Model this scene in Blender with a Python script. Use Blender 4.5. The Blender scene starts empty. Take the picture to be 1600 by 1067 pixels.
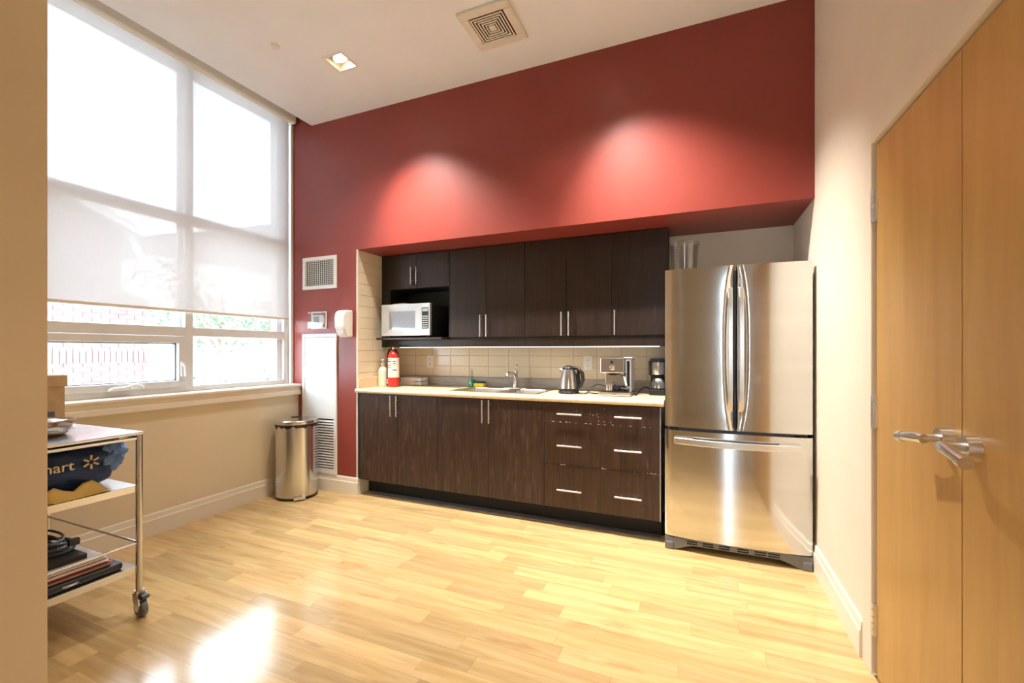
import bpy, bmesh, math, random
from mathutils import Vector, Matrix, noise as mnoise
random.seed(7)
sc = bpy.context.scene
C = sc.collection
PI = math.pi

# ------------------------------------------------------------------ camera, world, exposure
cam_d = bpy.data.cameras.new('camera'); cam = bpy.data.objects.new('camera', cam_d); C.objects.link(cam)
cam.location = (0, 0, 1.245); cam.rotation_euler = (PI/2, 0, math.radians(22.64))
cam_d.sensor_width = 36; cam_d.lens = 686.84/1600*36; cam_d.shift_y = 15.2/1600
cam_d.clip_start = 0.02; cam_d.clip_end = 200
sc.camera = cam

world = bpy.data.worlds.new('overcast_sky'); sc.world = world; world.use_nodes = True
bg = world.node_tree.nodes['Background']
bg.inputs['Color'].default_value = (0.74, 0.87, 1.0, 1); bg.inputs['Strength'].default_value = 18.0

LAMP_WALL = 300.0      # the two wall-washing ceiling lamps over the counter
LAMP_FILL = 32.0       # unseen ceiling lamps, added to light the floor, right wall and doors
LAMP_COL = (1.0, 0.94, 0.865)

sc.view_settings.view_transform = 'Standard'; sc.view_settings.look = 'None'
sc.view_settings.exposure = 0.10; sc.view_settings.gamma = 1.0; sc.view_settings.use_curve_mapping = False
sc.cycles.use_denoising = True
sc.cycles.max_bounces = 10; sc.cycles.diffuse_bounces = 6; sc.cycles.glossy_bounces = 5
sc.cycles.transparent_max_bounces = 16
sc.cycles.sample_clamp_indirect = 6

# ------------------------------------------------------------------ materials (all procedural)
def new_mat(name):
    m = bpy.data.materials.new(name); m.use_nodes = True
    nt = m.node_tree
    return m, nt, nt.nodes['Principled BSDF'], nt.nodes['Material Output']

def pm(name, col, rough=.5, metal=0.0, var=.04, scale=6.0, stretch=(1, 1, 1), bump=0.0, bscale=None, spec=.5, detail=4, world_pos=False, coat=0, rvar=0.0):
    """principled material with noise variation of colour, fine bump and roughness"""
    m, nt, b, out = new_mat(name)
    L = nt.links; N = nt.nodes
    if world_pos:
        src = N.new('ShaderNodeNewGeometry').outputs['Position']
    else:
        src = N.new('ShaderNodeTexCoord').outputs['Object']
    mp = N.new('ShaderNodeMapping'); mp.inputs['Scale'].default_value = stretch
    L.new(src, mp.inputs['Vector'])
    nz = N.new('ShaderNodeTexNoise'); nz.inputs['Scale'].default_value = scale; nz.inputs['Detail'].default_value = detail
    L.new(mp.outputs['Vector'], nz.inputs['Vector'])
    r = N.new('ShaderNodeValToRGB')
    lo = tuple(max(0, c*(1-var*2)) for c in col); hi = tuple(min(1, c*(1+var*2)) for c in col)
    r.color_ramp.elements[0].position = .3; r.color_ramp.elements[1].position = .7
    r.color_ramp.elements[0].color = (*lo, 1); r.color_ramp.elements[1].color = (*hi, 1)
    L.new(nz.outputs['Fac'], r.inputs['Fac']); L.new(r.outputs['Color'], b.inputs['Base Color'])
    b.inputs['Roughness'].default_value = rough; b.inputs['Metallic'].default_value = metal
    b.inputs['Specular IOR Level'].default_value = spec
    if coat: b.inputs['Coat Weight'].default_value = coat; b.inputs['Coat Roughness'].default_value = .1
    if rvar:
        mr = N.new('ShaderNodeMapRange'); mr.inputs['To Min'].default_value = rough-rvar; mr.inputs['To Max'].default_value = rough+rvar
        L.new(nz.outputs['Fac'], mr.inputs['Value']); L.new(mr.outputs['Result'], b.inputs['Roughness'])
    if bump:
        n2 = N.new('ShaderNodeTexNoise'); n2.inputs['Scale'].default_value = bscale or scale*8; n2.inputs['Detail'].default_value = 3
        L.new(mp.outputs['Vector'], n2.inputs['Vector'])
        bp = N.new('ShaderNodeBump'); bp.inputs['Strength'].default_value = bump; bp.inputs['Distance'].default_value = .004
        L.new(n2.outputs['Fac'], bp.inputs['Height']); L.new(bp.outputs['Normal'], b.inputs['Normal'])
    return m

def emit_mat(name, col, strength):
    m, nt, b, out = new_mat(name)
    b.inputs['Base Color'].default_value = (*col, 1); b.inputs['Emission Color'].default_value = (*col, 1)
    b.inputs['Emission Strength'].default_value = strength
    return m

def pane_mat(name, tint=(.96, .98, .98), refl=.06):
    m, nt, b, out = new_mat(name); N = nt.nodes; L = nt.links
    N.remove(b)
    t = N.new('ShaderNodeBsdfTransparent'); t.inputs['Color'].default_value = (*tint, 1)
    g = N.new('ShaderNodeBsdfGlossy'); g.inputs['Roughness'].default_value = .02
    nz = N.new('ShaderNodeTexNoise'); nz.inputs['Scale'].default_value = 3
    mr = N.new('ShaderNodeMapRange'); mr.inputs['To Min'].default_value = refl*.8; mr.inputs['To Max'].default_value = refl*1.2
    L.new(nz.outputs['Fac'], mr.inputs['Value'])
    mx = N.new('ShaderNodeMixShader'); L.new(mr.outputs['Result'], mx.inputs['Fac'])
    L.new(t.outputs[0], mx.inputs[1]); L.new(g.outputs[0], mx.inputs[2]); L.new(mx.outputs[0], out.inputs['Surface'])
    return m

def fabric_mat():
    """woven solar-screen cloth: part open weave, part translucent yarn"""
    m, nt, b, out = new_mat('screen_fabric'); N = nt.nodes; L = nt.links
    N.remove(b)
    tc = N.new('ShaderNodeTexCoord')
    mp = N.new('ShaderNodeMapping'); mp.inputs['Scale'].default_value = (1, 60, 2)
    nz = N.new('ShaderNodeTexNoise'); nz.inputs['Scale'].default_value = 5; nz.inputs['Detail'].default_value = 3
    L.new(tc.outputs['Object'], mp.inputs['Vector']); L.new(mp.outputs['Vector'], nz.inputs['Vector'])
    r = N.new('ShaderNodeValToRGB'); r.color_ramp.elements[0].color = (.70, .71, .73, 1); r.color_ramp.elements[1].color = (.78, .79, .81, 1)
    L.new(nz.outputs['Fac'], r.inputs['Fac'])
    d = N.new('ShaderNodeBsdfDiffuse'); t = N.new('ShaderNodeBsdfTranslucent'); tr = N.new('ShaderNodeBsdfTransparent')
    L.new(r.outputs['Color'], d.inputs['Color']); L.new(r.outputs['Color'], t.inputs['Color'])
    m1 = N.new('ShaderNodeMixShader'); m1.inputs['Fac'].default_value = .10
    L.new(d.outputs[0], m1.inputs[1]); L.new(t.outputs[0], m1.inputs[2])
    m2 = N.new('ShaderNodeMixShader'); m2.inputs['Fac'].default_value = .030
    L.new(m1.outputs[0], m2.inputs[1]); L.new(tr.outputs[0], m2.inputs[2]); L.new(m2.outputs[0], out.inputs['Surface'])
    return m

def wood_mat(name, lo, hi, axis='Z', rough=.35, scale=3.0, squeeze=14, coat=0, wear=None, bump=.05, offset_random=False, spec=.5):
    """long-grain wood: stretched noise in world space; wear = (colour, threshold)"""
    m, nt, b, out = new_mat(name); N = nt.nodes; L = nt.links
    geo = N.new('ShaderNodeNewGeometry'); pos = geo.outputs['Position']
    if offset_random:
        oi = N.new('ShaderNodeObjectInfo')
        ad = N.new('ShaderNodeMath'); ad.operation = 'ADD'; L.new(oi.outputs['Random'], ad.inputs[0]); L.new(geo.outputs['Random Per Island'], ad.inputs[1])
        fr = N.new('ShaderNodeMath'); fr.operation = 'FRACT'; L.new(ad.outputs[0], fr.inputs[0])
        cx = N.new('ShaderNodeCombineXYZ')
        mu = N.new('ShaderNodeMath'); mu.operation = 'MULTIPLY'; mu.inputs[1].default_value = 37.0; L.new(fr.outputs[0], mu.inputs[0])
        for k in 'XYZ': L.new(mu.outputs[0], cx.inputs[k])
        va = N.new('ShaderNodeVectorMath'); va.operation = 'ADD'; L.new(pos, va.inputs[0]); L.new(cx.outputs[0], va.inputs[1]); pos = va.outputs[0]
    mp = N.new('ShaderNodeMapping')
    s = [squeeze]*3; s['XYZ'.index(axis)] = 1.0
    mp.inputs['Scale'].default_value = s
    L.new(pos, mp.inputs['Vector'])
    nz = N.new('ShaderNodeTexNoise'); nz.inputs['Scale'].default_value = scale; nz.inputs['Detail'].default_value = 6; nz.inputs['Roughness'].default_value = .62
    nz.inputs['Distortion'].default_value = .4
    L.new(mp.outputs['Vector'], nz.inputs['Vector'])
    r = N.new('ShaderNodeValToRGB'); r.color_ramp.elements[0].position = .3; r.color_ramp.elements[1].position = .7
    r.color_ramp.elements[0].color = (*lo, 1); r.color_ramp.elements[1].color = (*hi, 1)
    L.new(nz.outputs['Fac'], r.inputs['Fac'])
    colr = r.outputs['Color']
    if offset_random:
        hs = N.new('ShaderNodeHueSaturation')
        mr = N.new('ShaderNodeMapRange'); mr.inputs['To Min'].default_value = .82; mr.inputs['To Max'].default_value = 1.12
        L.new(fr.outputs[0], mr.inputs['Value']); L.new(mr.outputs['Result'], hs.inputs['Value']); L.new(colr, hs.inputs['Color']); colr = hs.outputs['Color']
        # knots and darker heart streaks
        mp2 = N.new('ShaderNodeMapping'); mp2.inputs['Scale'].default_value = (1.6, 9, 1); L.new(pos, mp2.inputs['Vector'])
        k = N.new('ShaderNodeTexNoise'); k.inputs['Scale'].default_value = 1.7; k.inputs['Detail'].default_value = 5; L.new(mp2.outputs[0], k.inputs['Vector'])
        kr = N.new('ShaderNodeValToRGB'); kr.color_ramp.elements[0].position = .58; kr.color_ramp.elements[1].position = .76
        kr.color_ramp.elements[0].color = (0, 0, 0, 1); kr.color_ramp.elements[1].color = (.55, .55, .55, 1); L.new(k.outputs['Fac'], kr.inputs['Fac'])
        mx = N.new('ShaderNodeMixRGB'); mx.inputs['Color2'].default_value = (.36, .17, .05, 1); L.new(kr.outputs['Color'], mx.inputs['Fac']); L.new(colr, mx.inputs['Color1']); colr = mx.outputs['Color']
    if wear:
        mp3 = N.new('ShaderNodeMapping'); s3 = [28]*3; s3['XYZ'.index(axis)] = 4; mp3.inputs['Scale'].default_value = s3; L.new(pos, mp3.inputs['Vector'])
        w = N.new('ShaderNodeTexNoise'); w.inputs['Scale'].default_value = 2.2; w.inputs['Detail'].default_value = 8; L.new(mp3.outputs[0], w.inputs['Vector'])
        wr = N.new('ShaderNodeValToRGB'); wr.color_ramp.elements[0].position = wear[1]; wr.color_ramp.elements[1].position = min(1, wear[1]+.16)
        wr.color_ramp.elements[0].color = (0, 0, 0, 1); wr.color_ramp.elements[1].color = (wear[2],)*3+(1,)
        L.new(w.outputs['Fac'], wr.inputs['Fac'])
        mx = N.new('ShaderNodeMixRGB'); mx.inputs['Color2'].default_value = (*wear[0], 1); L.new(wr.outputs['Color'], mx.inputs['Fac']); L.new(colr, mx.inputs['Color1']); colr = mx.outputs['Color']
    L.new(colr, b.inputs['Base Color'])
    b.inputs['Roughness'].default_value = rough; b.inputs['Specular IOR Level'].default_value = spec
    if coat: b.inputs['Coat Weight'].default_value = coat; b.inputs['Coat Roughness'].default_value = .08
    if bump:
        bp = N.new('ShaderNodeBump'); bp.inputs['Strength'].default_value = bump; bp.inputs['Distance'].default_value = .003
        L.new(nz.outputs['Fac'], bp.inputs['Height']); L.new(bp.outputs['Normal'], b.inputs['Normal'])
    return m

M = {}
M['red'] = pm('red_wall_paint', (.25, .041, .029), .38, var=.02, scale=3, bump=.05, bscale=140, world_pos=True, spec=.45)
M['tan'] = pm('darker_beige_wall', (.70, .54, .33), .55, var=.015, scale=3, bump=.05, bscale=140, world_pos=True, spec=.3)  # darker, more saturated copy of the beige wall colour
M['beige'] = pm('beige_wall_paint', (.77, .67, .49), .55, var=.015, scale=3, bump=.05, bscale=140, world_pos=True, spec=.3)
M['cream'] = pm('cream_wall_paint', (.78, .71, .59), .55, var=.015, scale=3, bump=.05, bscale=140, world_pos=True, spec=.3)
M['trim'] = pm('cream_trim_paint', (.83, .77, .65), .35, var=.015, scale=4, world_pos=True)
M['ceiling'] = pm('white_ceiling_paint', (.88, .915, .95), .8, var=.01, scale=3, bump=.04, bscale=150, world_pos=True, spec=.2)
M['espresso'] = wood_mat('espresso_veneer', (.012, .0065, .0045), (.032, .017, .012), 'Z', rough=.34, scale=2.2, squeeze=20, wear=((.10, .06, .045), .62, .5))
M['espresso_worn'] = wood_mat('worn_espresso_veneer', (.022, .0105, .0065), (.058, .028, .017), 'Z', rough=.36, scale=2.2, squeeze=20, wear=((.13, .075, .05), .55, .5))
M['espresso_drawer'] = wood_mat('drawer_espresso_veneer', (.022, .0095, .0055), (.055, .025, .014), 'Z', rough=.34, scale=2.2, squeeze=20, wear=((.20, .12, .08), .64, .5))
M['chip'] = pm('bare_chipped_edge', (.62, .52, .42), .7, var=.1, scale=60)
M['black'] = pm('black_plastic', (.012, .012, .013), .35, var=.05, scale=30)
M['matte_black'] = pm('matte_black_board', (.010, .009, .009), .6, var=.1, scale=10)
M['grey_vinyl'] = pm('grey_vinyl_strip', (.24, .22, .21), .6, var=.08, scale=15)
M['steel'] = pm('brushed_steel', (.66, .67, .68), .22, 1.0, var=.02, scale=3, stretch=(1, 1, .05), world_pos=True, rvar=.02)
M['fridge_steel'] = pm('fridge_brushed_steel', (.69, .70, .71), .115, 1.0, var=.015, scale=4, stretch=(.05, .05, 3), world_pos=True, rvar=.01)
M['chrome'] = pm('chrome', (.82, .82, .82), .06, 1.0, var=.01)
M['satin'] = pm('satin_nickel', (.76, .755, .74), .30, 1.0, var=.02, scale=20)
M['sink'] = pm('sink_steel', (.70, .69, .66), .25, 1.0, var=.02, scale=8)
M['greymetal'] = pm('grey_painted_metal', (.16, .165, .18), .4, .3, var=.04, scale=10)
M['counter'] = pm('beige_laminate', (.78, .63, .42), .3, var=.04, scale=60, world_pos=True)
M['splash'] = pm('grey_beige_laminate', (.40, .36, .31), .4, var=.10, scale=25, stretch=(.3, 1, 3), world_pos=True)
M['tile'] = pm('glazed_beige_tile', (.76, .65, .48), .16, var=.03, scale=3, world_pos=True)
M['grout'] = pm('grout', (.55, .47, .34), .85, var=.05, scale=40)
M['white'] = pm('white_plastic', (.84, .84, .82), .3, var=.01, scale=10)
M['whitepaint'] = pm('white_enamel_metal', (.82, .82, .81), .35, var=.01, scale=10)
M['ivory'] = pm('ivory_enamel', (.80, .76, .66), .4, var=.02, scale=10)
M['dark'] = pm('dark_void', (.006, .006, .006), .9, var=.1)
M['frame'] = pm('pale_grey_aluminium', (.76, .78, .80), .4, .15, var=.02, scale=12)
M['glass'] = pane_mat('window_glass')
M['clear'] = pane_mat('clear_plastic', (.90, .91, .91), .08)
M['fabric'] = fabric_mat()
M['door'] = wood_mat('honey_maple_veneer', (.47, .262, .072), (.57, .342, .106), 'Z', rough=.38, scale=1.2, squeeze=9, bump=.02)
M['floor'] = wood_mat('maple_laminate', (.57, .365, .145), (.76, .55, .27), 'X', rough=.16, scale=1.6, squeeze=16, bump=.01, offset_random=True, spec=.9)
M['subfloor'] = pm('dark_underlay', (.20, .11, .04), .8, var=.1)
M['splash_glow'] = emit_mat('added_splash_glow', (1, .92, .80), 3.2)  # emission added to a pale valance edge to brighten the backsplash
M['lamp'] = emit_mat('lit_lamp_lens', (1, .86, .62), 14)
M['doorframe'] = pm('taupe_steel_gap', (.30, .25, .19), .5, var=.03)
M['navy'] = pm('navy_blue_cloth', (.010, .035, .12), .55, var=.2, scale=8)
M['lightblue'] = pm('pale_blue_cloth', (.16, .32, .68), .6, var=.2, scale=8)
M['manila'] = pm('yellow_paper', (.82, .58, .16), .7, var=.05, scale=10)
M['paper'] = pm('white_paper', (.82, .80, .76), .8, var=.04, scale=20)
M['redpaper'] = pm('red_card', (.35, .05, .035), .6, var=.05)
M['kraft'] = pm('kraft_cardboard', (.52, .36, .19), .75, var=.05, scale=20)
M['bluegrey'] = pm('blue_grey_cable_sheath', (.09, .12, .17), .35, var=.1)
M['wicker'] = pm('brown_wicker', (.36, .21, .10), .6, var=.2, scale=60)
M['bagplastic'] = pm('cloudy_white_plastic_film', (.66, .70, .76), .25, var=.12, scale=14)
M['redgloss'] = pm('fire_red_enamel', (.58, .035, .02), .25, var=.02)
M['cream_plastic'] = pm('cream_plastic', (.84, .79, .64), .35, var=.01)
M['greenliq'] = pm('green_dish_soap', (.03, .42, .22), .1, var=.1, scale=10)
M['yellow'] = pm('yellow_sponge', (.86, .66, .06), .85, var=.1, scale=80, bump=.4)
M['greenpad'] = pm('dark_green_scourer', (.01, .05, .03), .9, var=.2, scale=80, bump=.4)
M['label'] = pm('printed_label_ink', (.10, .10, .10), .6, var=.1)
M['lcd'] = pm('grey_green_display', (.30, .38, .34), .2, var=.03)
M['mwglass'] = pm('grey_mirrored_window', (.30, .31, .32), .08, .6, var=.03)
M['silver'] = pm('silver_plastic', (.62, .64, .66), .3, .6, var=.02)
M['spark'] = pm('pale_gold_print', (.72, .62, .42), .6, var=.02)
M['brick'] = pm('red_brick', (.20, .10, .095), .85, var=.12, scale=3, bump=.2, bscale=60, world_pos=True)
M['mortar'] = pm('mortar', (.24, .22, .21), .9, var=.05, scale=20)
M['bwhite'] = pm('white_siding', (.85, .85, .85), .7, var=.02)
M['roofgrey'] = pm('grey_shingle', (.20, .21, .22), .9, var=.1, scale=8)
M['fence'] = pm('weathered_fence_board', (.26, .24, .21), .85, var=.06, scale=8, stretch=(1, 1, .1))
M['bark'] = pm('bark', (.16, .12, .09), .9, var=.2, scale=12)
M['leaf'] = pm('green_leaf', (.06, .13, .05), .7, var=.2, scale=2, world_pos=True)
M['grass'] = pm('lawn', (.20, .30, .12), .95, var=.2, scale=3, world_pos=True)
M['concrete'] = pm('pale_concrete', (.55, .53, .50), .9, var=.06, scale=5)

# ------------------------------------------------------------------ mesh builder
class MB:
    def __init__(s): s.v = []; s.f = []
    def box(s, x0, x1, y0, y1, z0, z1):
        n = len(s.v)
        s.v += [(x0,y0,z0),(x1,y0,z0),(x1,y1,z0),(x0,y1,z0),(x0,y0,z1),(x1,y0,z1),(x1,y1,z1),(x0,y1,z1)]
        s.f += [[n+a for a in q] for q in ((0,3,2,1),(4,5,6,7),(0,1,5,4),(1,2,6,5),(2,3,7,6),(3,0,4,7))]
        return s
    def poly(s, pts):
        n = len(s.v); s.v += [tuple(p) for p in pts]; s.f.append(list(range(n, n+len(pts)))); return s
    def prism(s, prof, axis, a, b):
        """extrude a closed 2-D profile between a and b along axis; profile coords are the other two axes in order"""
        def mk(p, t):
            return {'X': (t, p[0], p[1]), 'Y': (p[0], t, p[1]), 'Z': (p[0], p[1], t)}[axis]
        n = len(s.v); k = len(prof)
        s.v += [mk(p, a) for p in prof] + [mk(p, b) for p in prof]
        s.f.append([n+i for i in range(k)][::-1]); s.f.append([n+k+i for i in range(k)])
        for i in range(k):
            j = (i+1) % k; s.f.append([n+i, n+j, n+k+j, n+k+i])
        return s
    def cyl(s, p0, p1, r0, r1=None, seg=16, cap=True):
        r1 = r0 if r1 is None else r1
        return s.tube([p0, p1], [r0, r1], seg, cap)
    def tube(s, pts, r, seg=10, cap=True):
        pts = [Vector(p) for p in pts]
        rs = r if isinstance(r, (list, tuple)) else [r]*len(pts)
        n0 = len(s.v); ref = None
        for i, p in enumerate(pts):
            t = (pts[min(i+1, len(pts)-1)]-pts[max(i-1, 0)])
            t = t.normalized() if t.length > 1e-9 else Vector((0, 0, 1))
            if ref is None:
                ref = t.orthogonal().normalized()
            ref = (ref - t*ref.dot(t)).normalized(); bi = t.cross(ref)
            for k in range(seg):
                a = 2*PI*k/seg
                s.v.append(tuple(p + (ref*math.cos(a)+bi*math.sin(a))*rs[i]))
        for i in range(len(pts)-1):
            for k in range(seg):
                a = n0+i*seg+k; b = n0+i*seg+(k+1) % seg
                s.f.append([a, b, b+seg, a+seg])
        if cap:
            s.f.append([n0+k for k in range(seg)][::-1]); e = n0+(len(pts)-1)*seg
            s.f.append([e+k for k in range(seg)])
        return s
    def lathe(s, prof, cx, cy, z0=0, seg=28, cap=True, sx=1, sy=1):
        n0 = len(s.v)
        for r, z in prof:
            for k in range(seg):
                a = 2*PI*k/seg; s.v.append((cx+sx*r*math.cos(a), cy+sy*r*math.sin(a), z0+z))
        for i in range(len(prof)-1):
            for k in range(seg):
                a = n0+i*seg+k; b = n0+i*seg+(k+1) % seg
                s.f.append([a, b, b+seg, a+seg])
        if cap:
            s.f.append([n0+k for k in range(seg)][::-1]); e = n0+(len(prof)-1)*seg; s.f.append([e+k for k in range(seg)])
        return s
    def rot(s, ang, cx, cy):
        c, q = math.cos(ang), math.sin(ang)
        s.v = [(cx+(x-cx)*c-(y-cy)*q, cy+(x-cx)*q+(y-cy)*c, z) for x, y, z in s.v]; return s
    def move(s, dx, dy, dz):
        s.v = [(x+dx, y+dy, z+dz) for x, y, z in s.v]; return s
    def build(s, name, mat, parent=None, bevel=0.0, smooth=False, label=None, seg=2):
        o0 = Vector((0, 0, 0))
        p = parent
        while p is not None: o0 += p.location; p = p.parent
        me = bpy.data.meshes.new(name)
        me.from_pydata([tuple(Vector(v)-o0) for v in s.v], [], s.f); me.update()
        bm = bmesh.new(); bm.from_mesh(me); bmesh.ops.recalc_face_normals(bm, faces=bm.faces); bm.to_mesh(me); bm.free()
        me.materials.append(M[mat] if isinstance(mat, str) else mat)
        if smooth:
            me.polygons.foreach_set('use_smooth', [True]*len(me.polygons)); me.set_sharp_from_angle(angle=math.radians(38))
        o = bpy.data.objects.new(name, me); C.objects.link(o); o.parent = parent
        if bevel:
            md = o.modifiers.new('bevel', 'BEVEL'); md.width = bevel; md.segments = seg; md.limit_method = 'ANGLE'
        if label: o['label'] = label
        return o

def box(x0, x1, y0, y1, z0, z1): return MB().box(x0, x1, y0, y1, z0, z1)
def thing(name, label, cat, loc=(0, 0, 0), group=None, kind=None):
    o = bpy.data.objects.new(name, None); C.objects.link(o); o.location = loc; o.empty_display_size = .05
    o['label'] = label; o['category'] = cat
    if group: o['group'] = group
    if kind: o['kind'] = kind
    return o
def tag(o, label, cat, group=None, kind=None):
    o['label'] = label; o['category'] = cat
    if group: o['group'] = group
    if kind: o['kind'] = kind
    return o
def struct(o, label, cat): return tag(o, label, cat, kind='structure')
def text_part(name, txt, size, mat, mtx, parent, shear=0, ext=.0006):
    cu = bpy.data.curves.new('t', 'FONT'); cu.body = txt; cu.size = size; cu.shear = shear; cu.extrude = ext; cu.align_x = 'CENTER'; cu.align_y = 'CENTER'
    ob = bpy.data.objects.new('t', cu); C.objects.link(ob)
    dg = bpy.context.evaluated_depsgraph_get(); me = bpy.data.meshes.new_from_object(ob.evaluated_get(dg))
    bpy.data.objects.remove(ob); bpy.data.curves.remove(cu)
    o0 = Vector((0, 0, 0)); p = parent
    while p is not None: o0 += p.location; p = p.parent
    me.transform(Matrix.Translation(-o0) @ mtx); me.materials.clear(); me.materials.append(M[mat])
    o = bpy.data.objects.new(name, me); C.objects.link(o); o.parent = parent
    return o
def slab_with_holes(xs, ys, z0, z1, holes):
    """horizontal slab cut into cells, cells inside a hole left out"""
    mb = MB()
    xs = sorted(set(xs+[h[0] for h in holes]+[h[1] for h in holes])); ys = sorted(set(ys+[h[2] for h in holes]+[h[3] for h in holes]))
    for i in range(len(xs)-1):
        for j in range(len(ys)-1):
            cx, cy = (xs[i]+xs[i+1])/2, (ys[j]+ys[j+1])/2
            if any(h[0] < cx < h[1] and h[2] < cy < h[3] for h in holes): continue
            mb.box(xs[i], xs[i+1], ys[j], ys[j+1], z0, z1)
    return mb

# ------------------------------------------------------------------ main dimensions (metres)
XL, XR = -3.40, 0.634          # lower window wall, right wall
YB = 3.003                     # red wall face
XN = -2.709                    # left side of the kitchen niche
YN = 3.594                     # back of the niche
ZC, ZP = 3.306, 3.446          # ceiling, blind pocket ceiling
XE = -3.137                    # edge of the dropped ceiling
ZS = 2.128                     # niche soffit
YR = -2.6                      # wall behind the camera
XW = -1.63                     # foreground wall face
YW = 0.62

# ------------------------------------------------------------------ floor and its boards
FW = .096
floor = box(-3.45, XR+.05, YR, 3.62, -.06, -.006).build('floor', 'subfloor'); struct(floor, 'light maple laminate floor of short staggered strips', 'floor')
plank_me = None
rest = MB()
nrow = int((3.135-YR)/FW)
for r_ in range(nrow+1):
    y1 = 3.135 - r_*FW; y0 = max(y1-FW, YR)
    x = -3.42 - random.uniform(0, .6); hidden = y1 < .36
    xl = -3.40 if y1 > YW else XW
    while x < XR:
        ln = random.uniform(.42, .86); a, b = max(x, xl), min(x+ln, XR)
        if b-a > .02:
            dz = random.uniform(0, .0003)
            if hidden:
                rest.box(a+.0003, b-.0003, y0+.0003, y1-.0003, -.006, dz)
            else:
                if plank_me is None:
                    o = box(-.5, .5, -.5, .5, -1, 0).build('plank', 'floor', None); plank_me = o.data
                else:
                    o = bpy.data.objects.new('plank', plank_me); C.objects.link(o)
                o.parent = floor
                o.scale = (b-a-.0006, y1-y0-.0006, .006); o.location = ((a+b)/2, (y0+y1)/2, dz)
        x += ln
o = rest.build('plank_field', 'floor', floor); o['kind'] = 'stuff'

# ------------------------------------------------------------------ walls
WZ = 3.6
# left (window) wall: below, beyond and above the window
WY0, WY1 = .66, 2.985          # window opening
mb = box(-3.75, XL, YW, 3.62, -.06, .915)
mb.box(-3.75, -3.59, YW, WY0, .915, WZ); mb.box(-3.75, -3.59, 2.99, 3.62, .915, WZ); mb.box(-3.75, -3.59, WY0, 2.99, 3.43, WZ)
struct(mb.build('wall_left', 'beige'), 'beige painted wall below the tall window', 'wall')
# red wall with the niche cut out
mb = box(-3.60, XN-.001, YB, YN+.1, -.06, WZ); mb.box(XN-.001, XR+.1, YB, YN+.1, ZS, WZ)
struct(mb.build('wall_back', 'red'), 'deep red painted wall above and left of the kitchenette', 'wall')
struct(box(XN-.05, XR+.1, YN+.008, YN+.12, -.06, ZS).build('wall_niche', 'cream'), 'shaded cream wall at the back of the niche above the fridge', 'wall')
# right wall with door opening
DY0, DY1, DZ = .92, 2.085, 2.034
mb = box(XR, XR+.12, DY1+.045, YN+.05, -.06, WZ); mb.box(XR, XR+.12, YR, DY0-.045, -.06, WZ); mb.box(XR, XR+.12, DY0-.045, DY1+.045, DZ+.045, WZ)
struct(mb.build('wall_right', 'cream'), 'cream painted wall around the maple double doors', 'wall')
# foreground wall block and wall behind
struct(box(-3.75, XW, YR, YW, -.06, WZ).build('wall_foreground', 'tan', bevel=.004), 'tan wall edge close to the camera at far left', 'wall')
mb = box(XW, .26, YR-.12, YR, -.06, WZ); mb.box(.56, XR+.1, YR-.12, YR, -.06, WZ); mb.box(.26, .56, YR-.12, YR, 2.5, WZ); mb.box(.26, .56, YR-.12, YR, -.06, .1)
struct(mb.build('wall_rear', 'cream'), 'cream wall behind the camera with a tall narrow window', 'wall')
w2 = thing('window_2', 'tall narrow window in the wall behind the camera', 'window', (.41, YR, .1), kind='structure')
mb = MB()
for a in ((.26, .29, .1, 2.5), (.53, .56, .1, 2.5), (.29, .53, .1, .14), (.29, .53, 2.46, 2.5), (.29, .53, 1.0, 1.04)): mb.box(a[0], a[1], YR-.10, YR-.03, a[2], a[3])
mb.build('frame', 'frame', w2)
box(.29, .53, YR-.07, YR-.064, .14, 1.0).build('pane', 'glass', w2); box(.29, .53, YR-.07, YR-.064, 1.04, 2.46).build('pane', 'glass', w2)

# ceiling with recesses for the lamps
LAMPS = [(-2.335, 2.422, (-1.76, 2.82, 1.50), 'wall'), (-.62, 2.385, (-.06, 2.80, 1.50), 'wall'),
         (-.15, .75, (-.15, .75, 0), 'room'), (-.15, -1.2, (-.15, -1.2, 0), 'room')]  # both room lamps are unseen, added as fill
HS = .078
holes = [(x-HS, x+HS, y-HS, y+HS) for x, y, a, k in LAMPS]
cl = slab_with_holes([XE, XW, XR+.05], [YR, YW, YB], ZC, ZC+.04, holes + [(XE-.1, XW, YR-.1, YW)])
cl.box(XE, XE+.03, YW, YB, ZC+.04, ZP); cl.box(-3.6, XE, YW, YB, ZP, ZP+.05)
struct(cl.build('ceiling', 'ceiling'), 'flat white ceiling dropping at the blind pocket', 'ceiling')

# window stool and apron moulding along the left wall
prof = [(-3.59, .945), (-3.358, .945), (-3.352, .938), (-3.352, .926), (-3.366, .918), (-3.372, .890), (-3.366, .884), (-3.366, .850), (-3.372, .846), (-3.402, .846), (-3.402, .917), (-3.59, .917)]
struct(MB().prism(prof, 'Y', YW, YB).build('trim_1', 'trim', bevel=.002), 'cream moulded window sill above the beige wall', 'window sill')

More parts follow.
